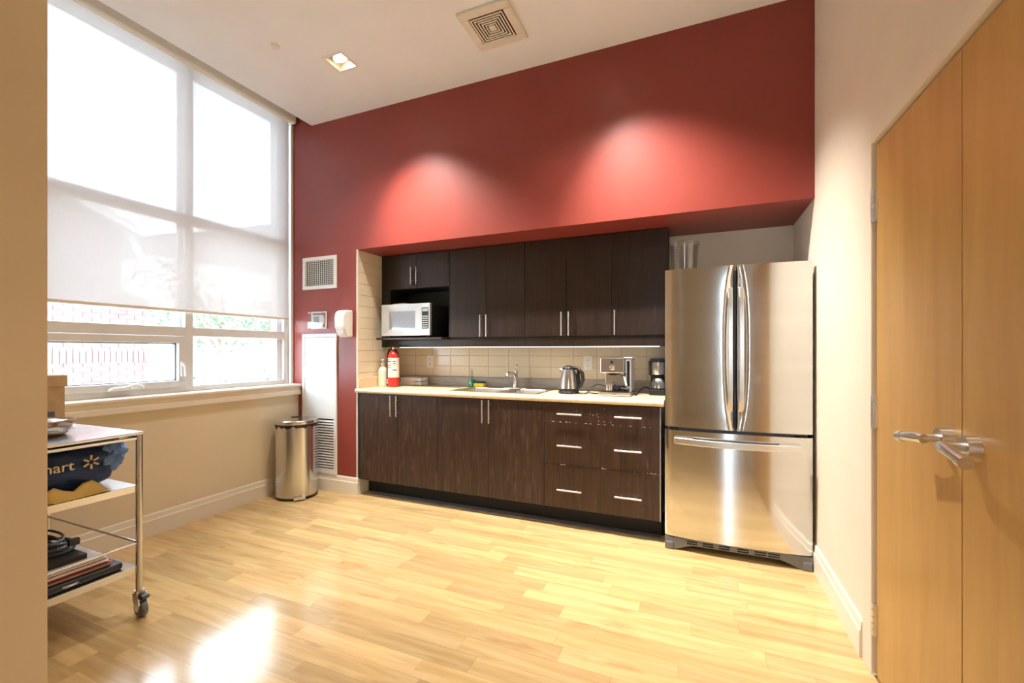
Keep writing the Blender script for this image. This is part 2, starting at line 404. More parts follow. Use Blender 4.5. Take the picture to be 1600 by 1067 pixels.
# baseboards with a stepped profile
def bb_prof(w, s, h=.148):
    return [(w, 0), (w+s*.018, 0), (w+s*.018, .104), (w+s*.013, .110), (w+s*.010, .140), (w+s*.005, h), (w, h)]
struct(MB().prism(bb_prof(XL, 1), 'Y', YW, YB).build('baseboard_left', 'trim'), 'cream stepped baseboard under the window', 'baseboard')
mb = MB(); P_ = [(p[0], p[1]) for p in bb_prof(YB, -1)]
mb.prism(P_, 'X', XL+.018, XN+.018)
mb.prism(bb_prof(XN, 1), 'Y', YB, 3.125)
struct(mb.build('baseboard_back', 'trim'), 'cream baseboard below the white access panel turning into the niche', 'baseboard')
struct(MB().prism(bb_prof(XR, -1), 'Y', 2.20, 3.05).build('baseboard_right', 'trim'), 'cream baseboard between refrigerator and door frame', 'baseboard')
# white bead on the red corner
struct(box(XN-.004, XN+.006, YB-.004, YB+.012, .148, ZS).build('trim_2', 'trim'), 'thin cream tile edge strip on the red wall corner', 'trim')
struct(box(-2.60, -.215, 3.062, 3.132, -.001, .004).build('trim_3', 'grey_vinyl'), 'dusty grey floor strip along the cabinet toe kick', 'floor strip')

# ------------------------------------------------------------------ niche tiles
TW, TH, G = .1965, .0975, .003
ts = struct(box(XN-.05, XN, YB+.012, YN+.05, -.05, ZS).build('wall_niche_side', 'grout'), 'beige tiled side wall of the niche left of the cabinets', 'wall')
tme = {}
def tile(parent, axis, c, su, sv):
    """one glazed tile; axis = direction it faces"""
    key = (axis, round(su, 4), round(sv, 4))
    if key not in tme:
        t = .0045
        b = box(0, t, -su/2, su/2, -sv/2, sv/2) if axis == 'X' else box(-su/2, su/2, -t, 0, -sv/2, sv/2)
        o = b.build('tile', 'tile', None, bevel=.0012); tme[key] = o
    else:
        s0 = tme[key]; o = s0.copy(); C.objects.link(o)
    o.parent = parent; o.location = c
z = ZS-TH/2; k = 0
while z > .96:
    for j in range(3):
        y0 = YB+.012+j*TW; y1 = min(y0+TW, YN)
        tile(ts, 'X', (XN, (y0+y1)/2, z), y1-y0-G, TH-G)
    z -= TH
tb = struct(box(XN, -.1, YN, YN+.008, .85, 1.36).build('wall_splash', 'grout'), 'beige tiled backsplash wall between counter and cabinets', 'wall')
x = XN
while x < -.15:
    x1 = min(x+TW, -.10)
    for zz in range(3):
        tile(tb, 'Y', ((x+x1)/2, YN, 1.010+TH*(zz+.5)), x1-x-G, TH-G)
    x += TW

# ------------------------------------------------------------------ window
FX0, FX1 = -3.59, -3.50
w = thing('window_1', 'tall aluminium-framed window wall looking onto brick house and fence', 'window', (-3.55, 1.8, .945), kind='structure')
def bar(name, y0, y1, z0, z1, x0=FX0, x1=FX1, bev=.003): return box(x0, x1, y0, y1, z0, z1).build(name, 'frame', w, bevel=bev)
bar('jamb', WY0, .70, .945, 3.43); bar('jamb', 2.93, 2.99, .945, 3.43)
bar('mullion', 1.20, 1.258, .945, 3.43); bar('mullion', 2.080, 2.138, .945, 3.43)
for a, b in ((.70, 1.20), (1.258, 2.08), (2.138, 2.93)):
    bar('head_rail', a, b, 3.37, 3.43); bar('bottom_rail', a, b, .945, .985)
    bar('transom', a, b, 2.205, 2.268)
    bar('transom', a, b, 1.358, 1.425)
    box(-3.570, -3.564, a, b, 1.425, 2.205).build('pane', 'glass', w)
    box(-3.570, -3.564, a, b, 2.268, 3.37).build('pane', 'glass', w)
    if a != 1.258: box(-3.570, -3.564, a, b, .985, 1.358).build('pane', 'glass', w)
# glazing beads on the right bay
for zz0, zz1 in ((.985, 1.358), (1.425, 2.205), (2.268, 3.37)):
    box(-3.564, -3.535, 2.885, 2.93, zz0, zz1).build('glazing_bead', 'frame', w)
    box(-3.564, -3.545, 2.055, 2.08, max(zz0, 1.425), zz1).build('glazing_bead', 'frame', w) if zz0 > 1 else None
# awning sash in the middle bay
sa = box(-3.56, -3.488, 1.262, 2.076, .985, 1.03)
sa.box(-3.56, -3.488, 1.262, 2.076, 1.305, 1.355); sa.box(-3.56, -3.488, 1.262, 1.305, 1.03, 1.305); sa.box(-3.56, -3.488, 2.030, 2.076, 1.03, 1.305)
so = sa.build('sash', 'frame', w, bevel=.003)
gk = box(-3.555, -3.52, 1.305, 2.03, 1.03, 1.036); gk.box(-3.555, -3.52, 1.305, 2.03, 1.297, 1.305); gk.box(-3.555, -3.52, 2.022, 2.03, 1.036, 1.297)
gk.build('gasket', 'greymetal', so)
box(-3.552, -3.546, 1.305, 2.03, 1.03, 1.305).build('pane', 'glass', so)
cr = MB().prism([(1.60, .985), (1.74, .985), (1.735, 1.0), (1.70, 1.012), (1.63, 1.008), (1.605, 1.0)], 'X', -3.488, -3.455).build('crank_handle', 'white', w, bevel=.006)
MB().tube([(-3.46, 1.70, 1.005), (-3.452, 1.745, 1.022), (-3.447, 1.775, 1.012), (-3.447, 1.785, .998)], .008, 8).build('crank_knob', 'white', cr, smooth=True)
lk = box(-3.488, -3.476, 2.040, 2.064, 1.06, 1.17).build('lock_handle', 'white', w, bevel=.004)
MB().tube([(-3.474, 2.052, 1.15), (-3.456, 2.054, 1.13), (-3.452, 2.056, 1.06)], [.009, .008, .006], 8).build('lock_lever', 'white', lk, smooth=True)

# roller blind
bl = thing('roller_blind', 'wide translucent white roller blind drawn most of the way down the window', 'blind', (-3.46, 1.85, 3.40))
MB().prism([(-3.50, 3.365), (-3.43, 3.358), (-3.418, 3.366), (-3.418, 3.43), (-3.43, 3.438), (-3.50, 3.438)], 'Y', .68, 2.975).build('cassette', 'ivory', bl, bevel=.003)
MB().prism([(-3.505, 3.352), (-3.425, 3.346), (-3.410, 3.36), (-3.410, 3.436), (-3.425, 3.444), (-3.505, 3.444)], 'Y', 2.975, 2.987).build('end_cap', 'white', bl, bevel=.003)
MB().poly([(-3.474, .70, 1.55), (-3.474, 2.955, 1.55), (-3.474, 2.955, 3.38), (-3.474, .70, 3.38)]).build('fabric', 'fabric', bl)
box(-3.482, -3.466, .70, 2.957, 1.532, 1.552).build('bottom_bar', 'ivory', bl, bevel=.003)
box(-3.495, -3.462, 2.975, 3.001, .946, 3.345).build('side_channel', 'whitepaint', bl, bevel=.002)

# ------------------------------------------------------------------ double doors on the right wall
fr = MB()
for y0, y1 in ((DY1+.008, 2.19), (DY0-.105, DY0-.008)): fr.box(XR-.012, XR+.10, y0, y1, 0, DZ+.10) if False else fr.box(XR-.010, XR+.02, y0, y1, 0, DZ+.066)
fr.box(XR-.010, XR+.02, DY0-.008, DY1+.008, DZ+.008, DZ+.066)
fro = fr.build('trim_4', 'cream', bevel=.003); struct(fro, 'cream door frame around the maple double doors', 'door frame')
rv = MB(); rv.box(XR+.016, XR+.05, DY1-.0, DY1+.012, 0, DZ+.012); rv.box(XR+.016, XR+.05, DY0, DY1, DZ, DZ+.012)
for y0, y1 in ((DY1+.008, DY1+.045), (DY0-.045, DY0-.008)): rv.box(XR+.02, XR+.10, y0, y1, 0, DZ+.045)
rv.box(XR+.02, XR+.10, DY0-.008, DY1+.008, DZ+.008, DZ+.045)
rv.build('rebate', 'doorframe', fro)
def lever(parent, y, sgn):
    z = 1.005
    h = MB().cyl((XR+.006, y, z), (XR-.022, y, z), .032, .030, 28).build('lever_handle', 'satin', parent, smooth=True)
    MB().cyl((XR-.022, y, z), (XR-.058, y, z), .013, .012, 18).build('spindle', 'satin', h, smooth=True)
    MB().tube([(XR-.056, y-sgn*.012, z), (XR-.062, y+sgn*.01, z), (XR-.065, y+sgn*.055, z-.006), (XR-.065, y+sgn*.105, z-.014)], [.013, .0145, .0130, .0125], 16).build('grip', 'satin', h, smooth=True)
    MB().cyl((XR-.065, y+sgn*.092, z-.012), (XR-.065, y+sgn*.116, z-.016), .0155, .0155, 16).build('end_sleeve', 'satin', h, smooth=True)
for i, (y0, y1, hy, sgn, lb) in enumerate(((1.5025, DY1-.002, 1.560, 1, 'honey maple door leaf with hinges beside the cream wall, left of the pair'), (DY0+.002, 1.4985, 1.438, -1, 'honey maple door leaf nearest the camera, right of the pair'))):
    d = thing('door_%d' % (i+1), lb, 'door', (XR, (y0+y1)/2, 0), kind='structure')
    box(XR+.004, XR+.046, y0, y1, .008, DZ-.004).build('leaf', 'door', d, bevel=.0015)
    lever(d, hy, sgn)
    he = y1+.005 if sgn > 0 else y0-.005
    for hz in (1.80, 1.013, .22):
        hg = MB()
        for q in range(5): hg.cyl((XR-.004, he, hz-.062+q*.0248), (XR-.004, he, hz-.062+q*.0248+.0232), .0085, .0085, 12)
        hg.box(XR-.002, XR+.004, he-.016, he+.016, hz-.06, hz+.06)
        hg.build('hinge', 'satin', d, smooth=True)
box(XR+.03, XR+.04, 1.4985, 1.5025, .01, DZ-.01).build('astragal', 'doorframe', fro)

# ------------------------------------------------------------------ ceiling fixtures
names = {0: 'lit square recessed ceiling lamp over the kitchenette', 1: 'recessed ceiling lamp above the refrigerator end of the counter', 2: 'unseen recessed ceiling lamp added above the middle of the floor', 3: 'unseen recessed ceiling lamp added behind the camera'}
for i, (x, y, aim, kind) in enumerate(LAMPS):
    t = thing('recessed_lamp', names[i], 'ceiling lamp', (x, y, ZC), group='square recessed ceiling lamps')
    m = MB(); a, b2 = HS+.014, HS-.004
    for q in ((-a, a, -a, -b2), (-a, a, b2, a), (-a, -b2, -b2, b2), (b2, a, -b2, b2)): m.box(x+q[0], x+q[1], y+q[2], y+q[3], ZC-.005, ZC)
    m.build('trim_ring', 'whitepaint', t, bevel=.002)
    m = MB(); h = .12
    for q in ((-HS, HS, -HS, -HS+.003), (-HS, HS, HS-.003, HS), (-HS, -HS+.003, -HS, HS), (HS-.003, HS, -HS, HS)): m.box(x+q[0], x+q[1], y+q[2], y+q[3], ZC, ZC+h)
    m.box(x-HS, x+HS, y-HS, y+HS, ZC+h, ZC+h+.003); m.build('housing', 'ivory', t)
    c = Vector((x, y, ZC+.03)); dr = (Vector(aim)-c).normalized()
    MB().cyl(c-dr*.055, c-dr*.003, .030, .052, 24).build('lamp_body', 'ivory', t, smooth=True)
    MB().cyl(c-dr*.003, c+dr*.002, .049, .049, 24).build('lamp_lens', 'lamp', t, smooth=True)
    # a bright beam with a wide spill around it
    for nm, en, size, bl_ in ((('lamp_beam', LAMP_WALL*1.45, 76, 1.0), ('lamp_spill', LAMP_WALL*.34, 104, 1.0)) if kind == 'wall' else (('lamp_beam', LAMP_FILL, 92, 1.0),)):
        ld = bpy.data.lights.new(nm, 'SPOT'); ld.energy = en; ld.color = LAMP_COL
        ld.spot_size = math.radians(size); ld.spot_blend = bl_; ld.shadow_soft_size = .045
        lo = bpy.data.objects.new(nm, ld); C.objects.link(lo); lo.parent = t
        lo.location = Vector((0, 0, -.012)); lo.rotation_euler = dr.to_track_quat('-Z', 'Y').to_euler() if nm == 'lamp_beam' else (0, 0, 0)

# square concentric air diffuser
vx, vy = -1.18, 2.516
t = thing('ceiling_diffuser', 'cream square ceiling air diffuser with concentric louvers', 'air vent', (vx, vy, ZC))
def ring(o, i, z0, z1):
    m = MB()
    for q in ((-o, o, -o, -i), (-o, o, i, o), (-o, -i, -i, i), (i, o, -i, i)): m.box(vx+q[0], vx+q[1], vy+q[2], vy+q[3], z0, z1)
    return m
ring(.172, .116, ZC-.022, ZC-.001).build('frame', 'ivory', t, bevel=.006)
box(vx-.118, vx+.118, vy-.118, vy+.118, ZC-.003, ZC-.001).build('plenum', 'dark', t)
for k in range(5):
    o_ = .109-.0178*k; ring(o_, o_-.0090, ZC-.024, ZC-.018).build('louver_ring', 'ivory', t, bevel=.0015)
box(vx-.022, vx+.022, vy-.022, vy+.022, ZC-.024, ZC-.018).build('centre_plate', 'ivory', t, bevel=.001)
t = tag(MB().lathe([(.030, 0), (.030, -.004), (.022, -.007), (.012, -.009), (.001, -.009)], -2.62, 2.125, ZC, 24).build('sprinkler_cover', 'ivory', smooth=True), 'tiny round cream sprinkler cover on the ceiling near the blind', 'sprinkler cover')

# ------------------------------------------------------------------ things on the red wall
gx0, gx1, gz0, gz1 = -3.338, -2.932, 1.806, 2.100
t = thing('wall_grille', 'white square air return grille high on the red wall', 'air vent', (-3.135, YB, 1.95))
m = MB(); q = .034
m.box(gx0, gx1, YB-.012, YB, gz0, gz0+q); m.box(gx0, gx1, YB-.012, YB, gz1-q, gz1); m.box(gx0, gx0+q, YB-.012, YB, gz0+q, gz1-q); m.box(gx1-q, gx1, YB-.012, YB, gz0+q, gz1-q)
m.build('frame', 'white', t, bevel=.004)
box(gx0+q, gx1-q, YB-.002, YB-.0005, gz0+q, gz1-q).build('backing', 'dark', t)
n = 13
for k in range(n):
    zz = gz0+q+(gz1-gz0-2*q)*(k+.5)/n
    MB().prism([(YB-.010, zz-.0005), (YB-.002, zz+.004), (YB-.002, zz+.0055), (YB-.010, zz+.001)], 'X', gx0+q, gx1-q).build('slat', 'white', t)
n = 15
for k in range(n):
    xx = gx0+q+(gx1-gx0-2*q)*(k+.5)/n
    box(xx-.0016, xx+.0016, YB-.0085, YB-.003, gz0+q, gz1-q).build('vertical_vane', 'white', t)

t = thing('thermostat', 'small white thermostat inside a clear guard on the red wall', 'thermostat', (-3.143, YB, 1.525))
tx0, tx1, tz0, tz1 = -3.235, -3.050, 1.447, 1.604
m = MB(); q = .016
m.box(tx0, tx1, YB-.008, YB, tz0, tz0+q); m.box(tx0, tx1, YB-.008, YB, tz1-q, tz1); m.box(tx0, tx0+q, YB-.008, YB, tz0+q, tz1-q); m.box(tx1-q, tx1, YB-.008, YB, tz0+q, tz1-q)
m.build('guard_base', 'white', t, bevel=.006)
b_ = MB().prism([(-3.208, 1.485), (-3.077, 1.485), (-3.072, 1.525), (-3.077, 1.572), (-3.208, 1.572), (-3.213, 1.525)], 'Y', YB-.024, YB).build('body', 'white', t, bevel=.005)
box(-3.188, -3.120, YB-.0255, YB-.0235, 1.500, 1.558).build('display', 'lcd', b_)
box(tx0+.004, tx1-.004, YB-.050, YB-.047, tz0+.004, tz1-.004).build('guard_cover', 'clear', t)
for sx in (tx0+.012, tx1-.012):
    for sz in (tz0+.012, tz1-.012): MB().cyl((sx, YB-.05, sz), (sx, YB-.007, sz), .005, .005, 8).build('guard_post', 'white', t, smooth=True)

t = thing('soap_dispenser', 'white wall-mounted soap dispenser beside the tiled niche', 'soap dispenser', (-2.80, YB, 1.36))
prof = [(YB, 1.366), (YB-.060, 1.366), (YB-.078, 1.385), (YB-.092, 1.42), (YB-.112, 1.45), (YB-.116, 1.53), (YB-.106, 1.575), (YB-.078, 1.598), (YB, 1.600)]
MB().prism(prof, 'X', -2.857, -2.752).build('cover', 'white', t, bevel=.010, smooth=True, seg=3)
MB().prism([(YB-.05, 1.372), (YB-.094, 1.388), (YB-.106, 1.430), (YB-.098, 1.432), (YB-.06, 1.40)], 'X', -2.846, -2.763).build('push_bar', 'white', t, bevel=.004)

# white access panel with louvered grille
ax0, ax1, az0, az1 = -3.338, -2.930, .150, 1.402
t = thing('access_panel', 'tall white heater access panel with louvered lower grille on the red wall', 'wall panel', (-3.13, YB, .15))
m = MB(); q = .030
m.box(ax0, ax1, YB-.016, YB, az0, az0+q); m.box(ax0, ax1, YB-.016, YB, az1-q, az1); m.box(ax0, ax0+q, YB-.016, YB, az0+q, az1-q); m.box(ax1-q, ax1, YB-.016, YB, az0+q, az1-q)
m.build('frame', 'whitepaint', t, bevel=.003)
box(ax0+q+.003, ax1-q-.003, YB-.012, YB-.001, .640, az1-q-.003).build('door_panel', 'whitepaint', t, bevel=.002)
box(ax0+q, ax1-q, YB-.003, YB-.0005, az0+q, .640).build('backing', 'dark', t)
n = 19
for k in range(n):
    zz = az0+q+.004+(.632-az0-q)*k/n
    MB().prism([(YB-.013, zz), (YB-.003, zz+.012), (YB-.003, zz+.015), (YB-.013, zz+.006)], 'X', ax0+q, ax1-q).build('slat', 'whitepaint', t)

# ------------------------------------------------------------------ pedal bin
bc = Vector((-3.185, 2.795)); fdir = math.atan2(-.57, .82)
def dshape(w, d, grow=0.0, n=22):
    """D outline, flat at the back (-x) and round at the front (+x)"""
    pts = []
    w2 = w/2+grow; 
    for k in range(n+1):
        a = -PI/2+PI*k/n; pts.append((math.cos(a)*(d*.62+grow), math.sin(a)*w2))
    pts += [(-d*.30-grow, w2*.93), (-d*.38-grow, w2*.75), (-d*.38-grow, -w2*.75), (-d*.30-grow, -w2*.93)]
    c, s_ = math.cos(fdir), math.sin(fdir)
    return [(bc.x+x*c-y*s_, bc.y+x*s_+y*c) for x, y in pts]
t = thing('pedal_bin', 'stainless steel half-round pedal bin in the corner by the window', 'trash can', (bc.x, bc.y, 0))
MB().prism(dshape(.33, .27), 'Z', .022, .618).build('body', 'steel', t, smooth=True)
MB().prism(dshape(.33, .27, .004), 'Z', 0, .022).build('base_ring', 'black', t, smooth=True)
MB().prism(dshape(.33, .27, .008), 'Z', .628, .662).build('lid', 'steel', t, bevel=.008, smooth=True, seg=3)
m = MB(); 
lin = dshape(.33, .27, .0035)
for k in range(len(lin)):
    a, b = lin[k], lin[(k+1) % len(lin)]; h0 = .606+.010*math.sin(k*2.3)+.006*math.sin(k*5.1); h1 = .606+.010*math.sin((k+1)*2.3 if k+1 < len(lin) else 0)+.006*math.sin((k+1)*5.1 if k+1 < len(lin) else 0)
    m.poly([(a[0], a[1], h0), (b[0], b[1], h1), (b[0], b[1], .63), (a[0], a[1], .63)])
m.build('bin_liner', 'black', t)
pd = box(bc.x+.150, bc.x+.196, bc.y-.045, bc.y+.045, .022, .034); pd.box(bc.x+.188, bc.x+.196, bc.y-.045, bc.y+.045, .012, .030)
pd.rot(fdir, bc.x, bc.y).build('pedal', 'chrome', t, bevel=.003)
hb = box(bc.x-.112, bc.x-.098, bc.y-.03, bc.y+.03, .62, .668); hb.rot(fdir, bc.x, bc.y).build('lid_hinge', 'black', t)

# ------------------------------------------------------------------ cabinets
def v_handle(parent, x, z0, z1, yf):
    h = MB().cyl((x, yf-.030, z0), (x, yf-.030, z1), .006, .006, 12).build('handle', 'satin', parent, smooth=True)
    for zz in (z0+.035, z1-.035): h_post(h, x, zz, yf)
def h_handle(parent, x0, x1, z, yf):
    h = MB().cyl((x0, yf-.030, z), (x1, yf-.030, z), .006, .006, 12).build('handle', 'satin', parent, smooth=True)
    for xx in (x0+.038, x1-.038): h_post(h, xx, z, yf)
def h_post(h, x, z, yf): MB().cyl((x, yf, z), (x, yf-.030, z), .004, .004, 8).build('handle_post', 'satin', h, smooth=True)
YD = 2.995; g = .0015
def base_cab(x0, x1, mid, label, mat):
    t = thing('base_cabinet', label, 'cabinet', ((x0+x1)/2, 3.1, 0), group='dark base cabinets under the counter')
    box(x0, x1, YD+.02, 3.56, .135, .745 if x0 < -1.8 and x1 > -1.2 else .882).build('carcass', 'matte_black', t)
    if mid is not None:
        for a, b, hx in ((x0, mid, mid-.052 if x0 < -2 else mid-.044), (mid, x1, mid+.006 if x0 < -2 else mid+.012)):
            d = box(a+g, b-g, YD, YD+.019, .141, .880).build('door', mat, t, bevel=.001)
            v_handle(d, hx, .704, .878, YD)
    return t
base_cab(-2.668, -1.888, -2.277, 'dark brown base cabinet next to the red wall, two worn doors', 'espresso_worn')
base_cab(-1.888, -1.000, -1.439, 'dark brown base cabinet below the sink, two scratched doors', 'espresso_worn')
t = base_cab(-1.000, -.208, None, 'dark brown three-drawer base cabinet beside the refrigerator', 'espresso_drawer')
for z0, z1, hz in ((.746, .880, .806), (.446, .743, .584), (.141, .443, .274)):
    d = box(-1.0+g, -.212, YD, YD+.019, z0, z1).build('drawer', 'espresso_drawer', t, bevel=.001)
    h_handle(d, -.896, -.722, hz, YD); h_handle(d, -.498, -.324, hz, YD)
    if z0 > .3:
        m = MB()
        for k in range(26 if z0 > .7 else 12):
            xx = random.uniform(-.98, -.24); wv = random.uniform(.002, .016); m.box(xx, xx+wv, YD-.0008, YD+.004, z0-.0003-random.uniform(0, .002), z0+random.uniform(.0005, .004))
        if z0 > .7:
            for k in range(14):
                xx = random.uniform(-.80, -.50); zz = random.uniform(.755, .875); m.box(xx, xx+.0025, YD-.0006, YD+.002, zz, zz+random.uniform(.003, .012))
        m.build('chipped_edge', 'chip', d)['kind'] = 'stuff'
box(-.2115, -.2075, YD, 3.55, .14, .882).build('end_panel', 'silver', t)
tag(box(-2.709, -2.670, YD+.012, YD+.03, .14, .885).build('filler_strip', 'matte_black'), 'narrow dark filler strip between red wall corner and base cabinet', 'filler strip')
tag(box(-2.69, -.21, 3.132, 3.15, 0.0045, .134).build('toe_kick', 'matte_black'), 'long black toe kick board under the base cabinets', 'toe kick')

# worktop with sink cut-out
sx0, sx1, sy0, sy1 = -1.845, -1.075, 3.075, 3.535
ct = thing('countertop', 'long beige laminate countertop with rounded front edge', 'countertop', (-1.45, 3.28, .885))
m = slab_with_holes([XN+.001, -.187], [3.0, YN-.001], .886, .924, [(sx0+.02, sx1-.02, sy0+.02, sy1-.02)])
m.build('top', 'counter', ct)
prof = [(3.0, .886)] + [(2.990-.016*math.cos(a), .905-.019*math.sin(a)) for a in [PI/2-k*PI/10 for k in range(11)]] + [(3.0, .924)]
MB().prism(prof, 'X', XN+.001, -.187).build('bullnose', 'counter', ct, smooth=True)
box(XN+.02, -.187, YN-.020, YN-.0055, .9245, 1.008).build('back_lip', 'splash', ct, bevel=.002)
box(XN+.006, XN+.022, 2.996, YN-.006, .9245, 1.012).build('side_lip', 'counter', ct, bevel=.002)

# sink
t = thing('sink', 'stainless steel double-bowl sink set in the counter', 'sink', ((sx0+sx1)/2, 3.3, .924))
zr = .9275; bowls = [(-1.815, -1.435, 3.105, 3.455), (-1.395, -1.105, 3.105, 3.455)]
m = slab_with_holes([sx0, sx1], [sy0, sy1], .9245, zr, bowls); m.build('rim', 'sink', t)
for bx0, bx1, by0, by1 in bowls:
    m = MB(); zb = .76
    def rr(x0, x1, y0, y1, r, z, n=5):
        pts = []
        for cx, cy, a0 in ((x1-r, y1-r, 0), (x0+r, y1-r, PI/2), (x0+r, y0+r, PI), (x1-r, y0+r, 3*PI/2)):
            for k in range(n+1): a = a0+PI/2*k/n; pts.append((cx+r*math.cos(a), cy+r*math.sin(a), z))
        return pts
    lv = [rr(bx0-.001, bx1+.001, by0-.001, by1+.001, .004, zr), rr(bx0+.004, bx1-.004, by0+.004, by1-.004, .05, zr-.006), rr(bx0+.012, bx1-.012, by0+.012, by1-.012, .06, zb+.03), rr(bx0+.03, bx1-.03, by0+.03, by1-.03, .06, zb), ]
    n0 = 0; k = len(lv[0])
    for l in lv: m.v += l
    for i in range(len(lv)-1):
        for j in range(k): m.f.append([i*k+j, i*k+(j+1) % k, (i+1)*k+(j+1) % k, (i+1)*k+j])
    m.f.append([3*k+j for j in range(k)])
    bo = m.build('bowl', 'sink', t, smooth=True)
    MB().lathe([(.04, 0), (.036, .004), (.02, .002)], (bx0+bx1)/2, (by0+by1)/2, zb, 20).build('drain', 'chrome', bo, smooth=True)
t = thing('faucet', 'chrome single-lever kitchen faucet behind the sink', 'faucet', (-1.425, 3.495, zr))
box(-1.53, -1.32, 3.470, 3.520, zr, zr+.008).build('deck_plate', 'chrome', t, bevel=.003)
MB().lathe([(.026, .008), (.024, .03), (.022, .11), (.024, .135), (.022, .15), (.010, .158)], -1.425, 3.495, zr, 24).build('body', 'chrome', t, smooth=True)
MB().tube([(-1.425, 3.490, zr+.10), (-1.425, 3.44, zr+.135), (-1.427, 3.37, zr+.140), (-1.428, 3.325, zr+.125), (-1.428, 3.315, zr+.105)], [.017, .015, .014, .014, .014], 14).build('spout', 'chrome', t, smooth=True)
MB().tube([(-1.425, 3.495, zr+.150), (-1.420, 3.488, zr+.172), (-1.405, 3.468, zr+.200)], [.013, .010, .007], 10).build('lever', 'chrome', t, smooth=True)

# ------------------------------------------------------------------ wall cabinets
YU = 3.31
def wall_cab(x0, x1, doors, z0, label, handles):
    t = thing('wall_cabinet', label, 'cabinet', ((x0+x1)/2, 3.45, z0), group='dark wall cabinets above the counter')
    box(x0, x1, YU+.02, YN-.001, z0, ZS-.002).build('carcass', 'matte_black', t)
    for (a, b), hx in zip(doors, handles):
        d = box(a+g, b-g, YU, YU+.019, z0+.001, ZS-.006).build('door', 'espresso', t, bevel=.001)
        if z0 > 1.5: v_handle(d, hx, 1.842, 1.998, YU)
        else: v_handle(d, hx, 1.366, 1.550, YU)
    return t
wall_cab(-2.62, -1.964, [(-2.62, -2.306), (-2.306, -1.964)], 1.810, 'short two-door dark wall cabinet above the microwave', (-2.352, -2.296))
wall_cab(-1.963, -1.271, [(-1.963, -1.617), (-1.617, -1.271)], 1.362, 'tall dark wall cabinet right of the microwave, two doors', (-1.660, -1.603))
wall_cab(-1.270, -.577, [(-1.270, -.924), (-.924, -.577)], 1.362, 'tall dark wall cabinet above the kettle, two doors', (-.957, -.900))
wall_cab(-.576, -.184, [(-.576, -.184)], 1.362, 'tall dark single-door wall cabinet next to the refrigerator', (-.550,))
tag(box(-2.703, -2.6215, YU+.012, YU+.03, 1.282, ZS-.002).build('wall_filler', 'matte_black'), 'dark filler panel between tiled side wall and wall cabinets', 'filler strip')
t = thing('microwave_bay', 'open black shelf bay holding the microwave', 'shelf', (-2.29, 3.45, 1.34))
box(-2.62, -1.964, YN-.012, YN-.001, 1.366, 1.808).build('back_panel', 'matte_black', t)
box(-2.62, -2.604, YU+.012, YN-.013, 1.366, 1.808).build('side_panel', 'matte_black', t)
box(-1.981, -1.9645, YU+.012, YN-.013, 1.366, 1.808).build('side_panel', 'matte_black', t)
box(-2.668, -1.985, 3.200, YN-.002, 1.347, 1.365).build('shelf_board', 'espresso_drawer', t, bevel=.002)
v = thing('valance', 'dark valance board running under the wall cabinets', 'valance', (-1.4, 3.33, 1.28))
box(-2.62, -.184, YU+.014, YU+.032, 1.282, 1.3455).build('board', 'espresso', v)
box(-1.962, -.184, YU+.014, YN-.014, 1.3465, 1.3605).build('bottom_panel', 'matte_black', v)
box(-2.50, -.24, YU+.012, YU+.036, 1.2775, 1.2815).build('glow_strip', 'splash_glow', v, label='pale strip along the lower edge with an added glow for the backsplash')  # pale edge strip; its glow is added, no lamp is known here

# microwave
t = thing('microwave', 'silver countertop microwave with mirrored window on the open shelf', 'microwave', (-2.35, 3.36, 1.366))
mx0, mx1, my0, mz0, mz1 = -2.606, -2.096, 3.200, 1.381, 1.660
box(mx0+.004, mx1-.004, my0+.03, 3.562, mz0, mz1-.002).build('casing', 'black', t, bevel=.004)
dx = -2.190
# moulded door frame sloping inwards to the window
o_ = [(mx0, mz0), (dx, mz0), (dx, mz1), (mx0, mz1)]; i_ = [(mx0+.072, mz0+.058), (dx-.070, mz0+.058), (dx-.070, mz1-.062), (mx0+.072, mz1-.062)]
m = MB(); m.v = [(x, my0, z) for x, z in o_] + [(x, my0+.018, z) for x, z in i_] + [(x, my0+.03, z) for x, z in o_]
for k in range(4):
    j = (k+1) % 4; m.f.append([k, j, 4+j, 4+k]); m.f.append([k, 8+k, 8+j, j])
dr_ = m.build('door', 'silver', t)
box(mx0+.070, dx-.068, my0+.0175, my0+.028, mz0+.056, mz1-.060).build('window', 'mwglass', dr_)
cp = box(dx+.001, mx1, my0-.001, my0+.03, mz0, mz1).build('control_panel', 'silver', t, bevel=.003)
box(dx+.013, mx1-.012, my0-.0022, my0-.0008, mz0+.058, mz1-.038).build('keypad', 'black', cp)
box(dx+.020, mx1-.018, my0-.0032, my0-.002, mz1-.072, mz1-.046).build('display', 'lcd', cp)
m = MB()
for r_ in range(6):
    for c_ in range(3): bx = dx+.021+c_*.0195; bz = mz0+.068+r_*.0185; m.box(bx, bx+.011, my0-.0032, my0-.002, bz, bz+.008)
m.build('buttons', 'white', cp)
box(dx+.014, mx1-.013, my0-.004, my0-.0005, mz0+.012, mz0+.045).build('open_button', 'white', cp, bevel=.002)
for fx in (mx0+.05, mx1-.05):
    for fy in (my0+.06, 3.52): MB().cyl((fx, fy, 1.3655), (fx, fy, mz0), .014, .016, 12).build('foot', 'black', t, smooth=True)
tag(MB().prism([(-2.53, 1.6610), (-2.36, 1.6610), (-2.34, 1.668), (-2.40, 1.676), (-2.52, 1.672)], 'Y', 3.25, 3.43).build('folded_paper', 'kraft'), 'folded brown paper lying on top of the microwave', 'paper')
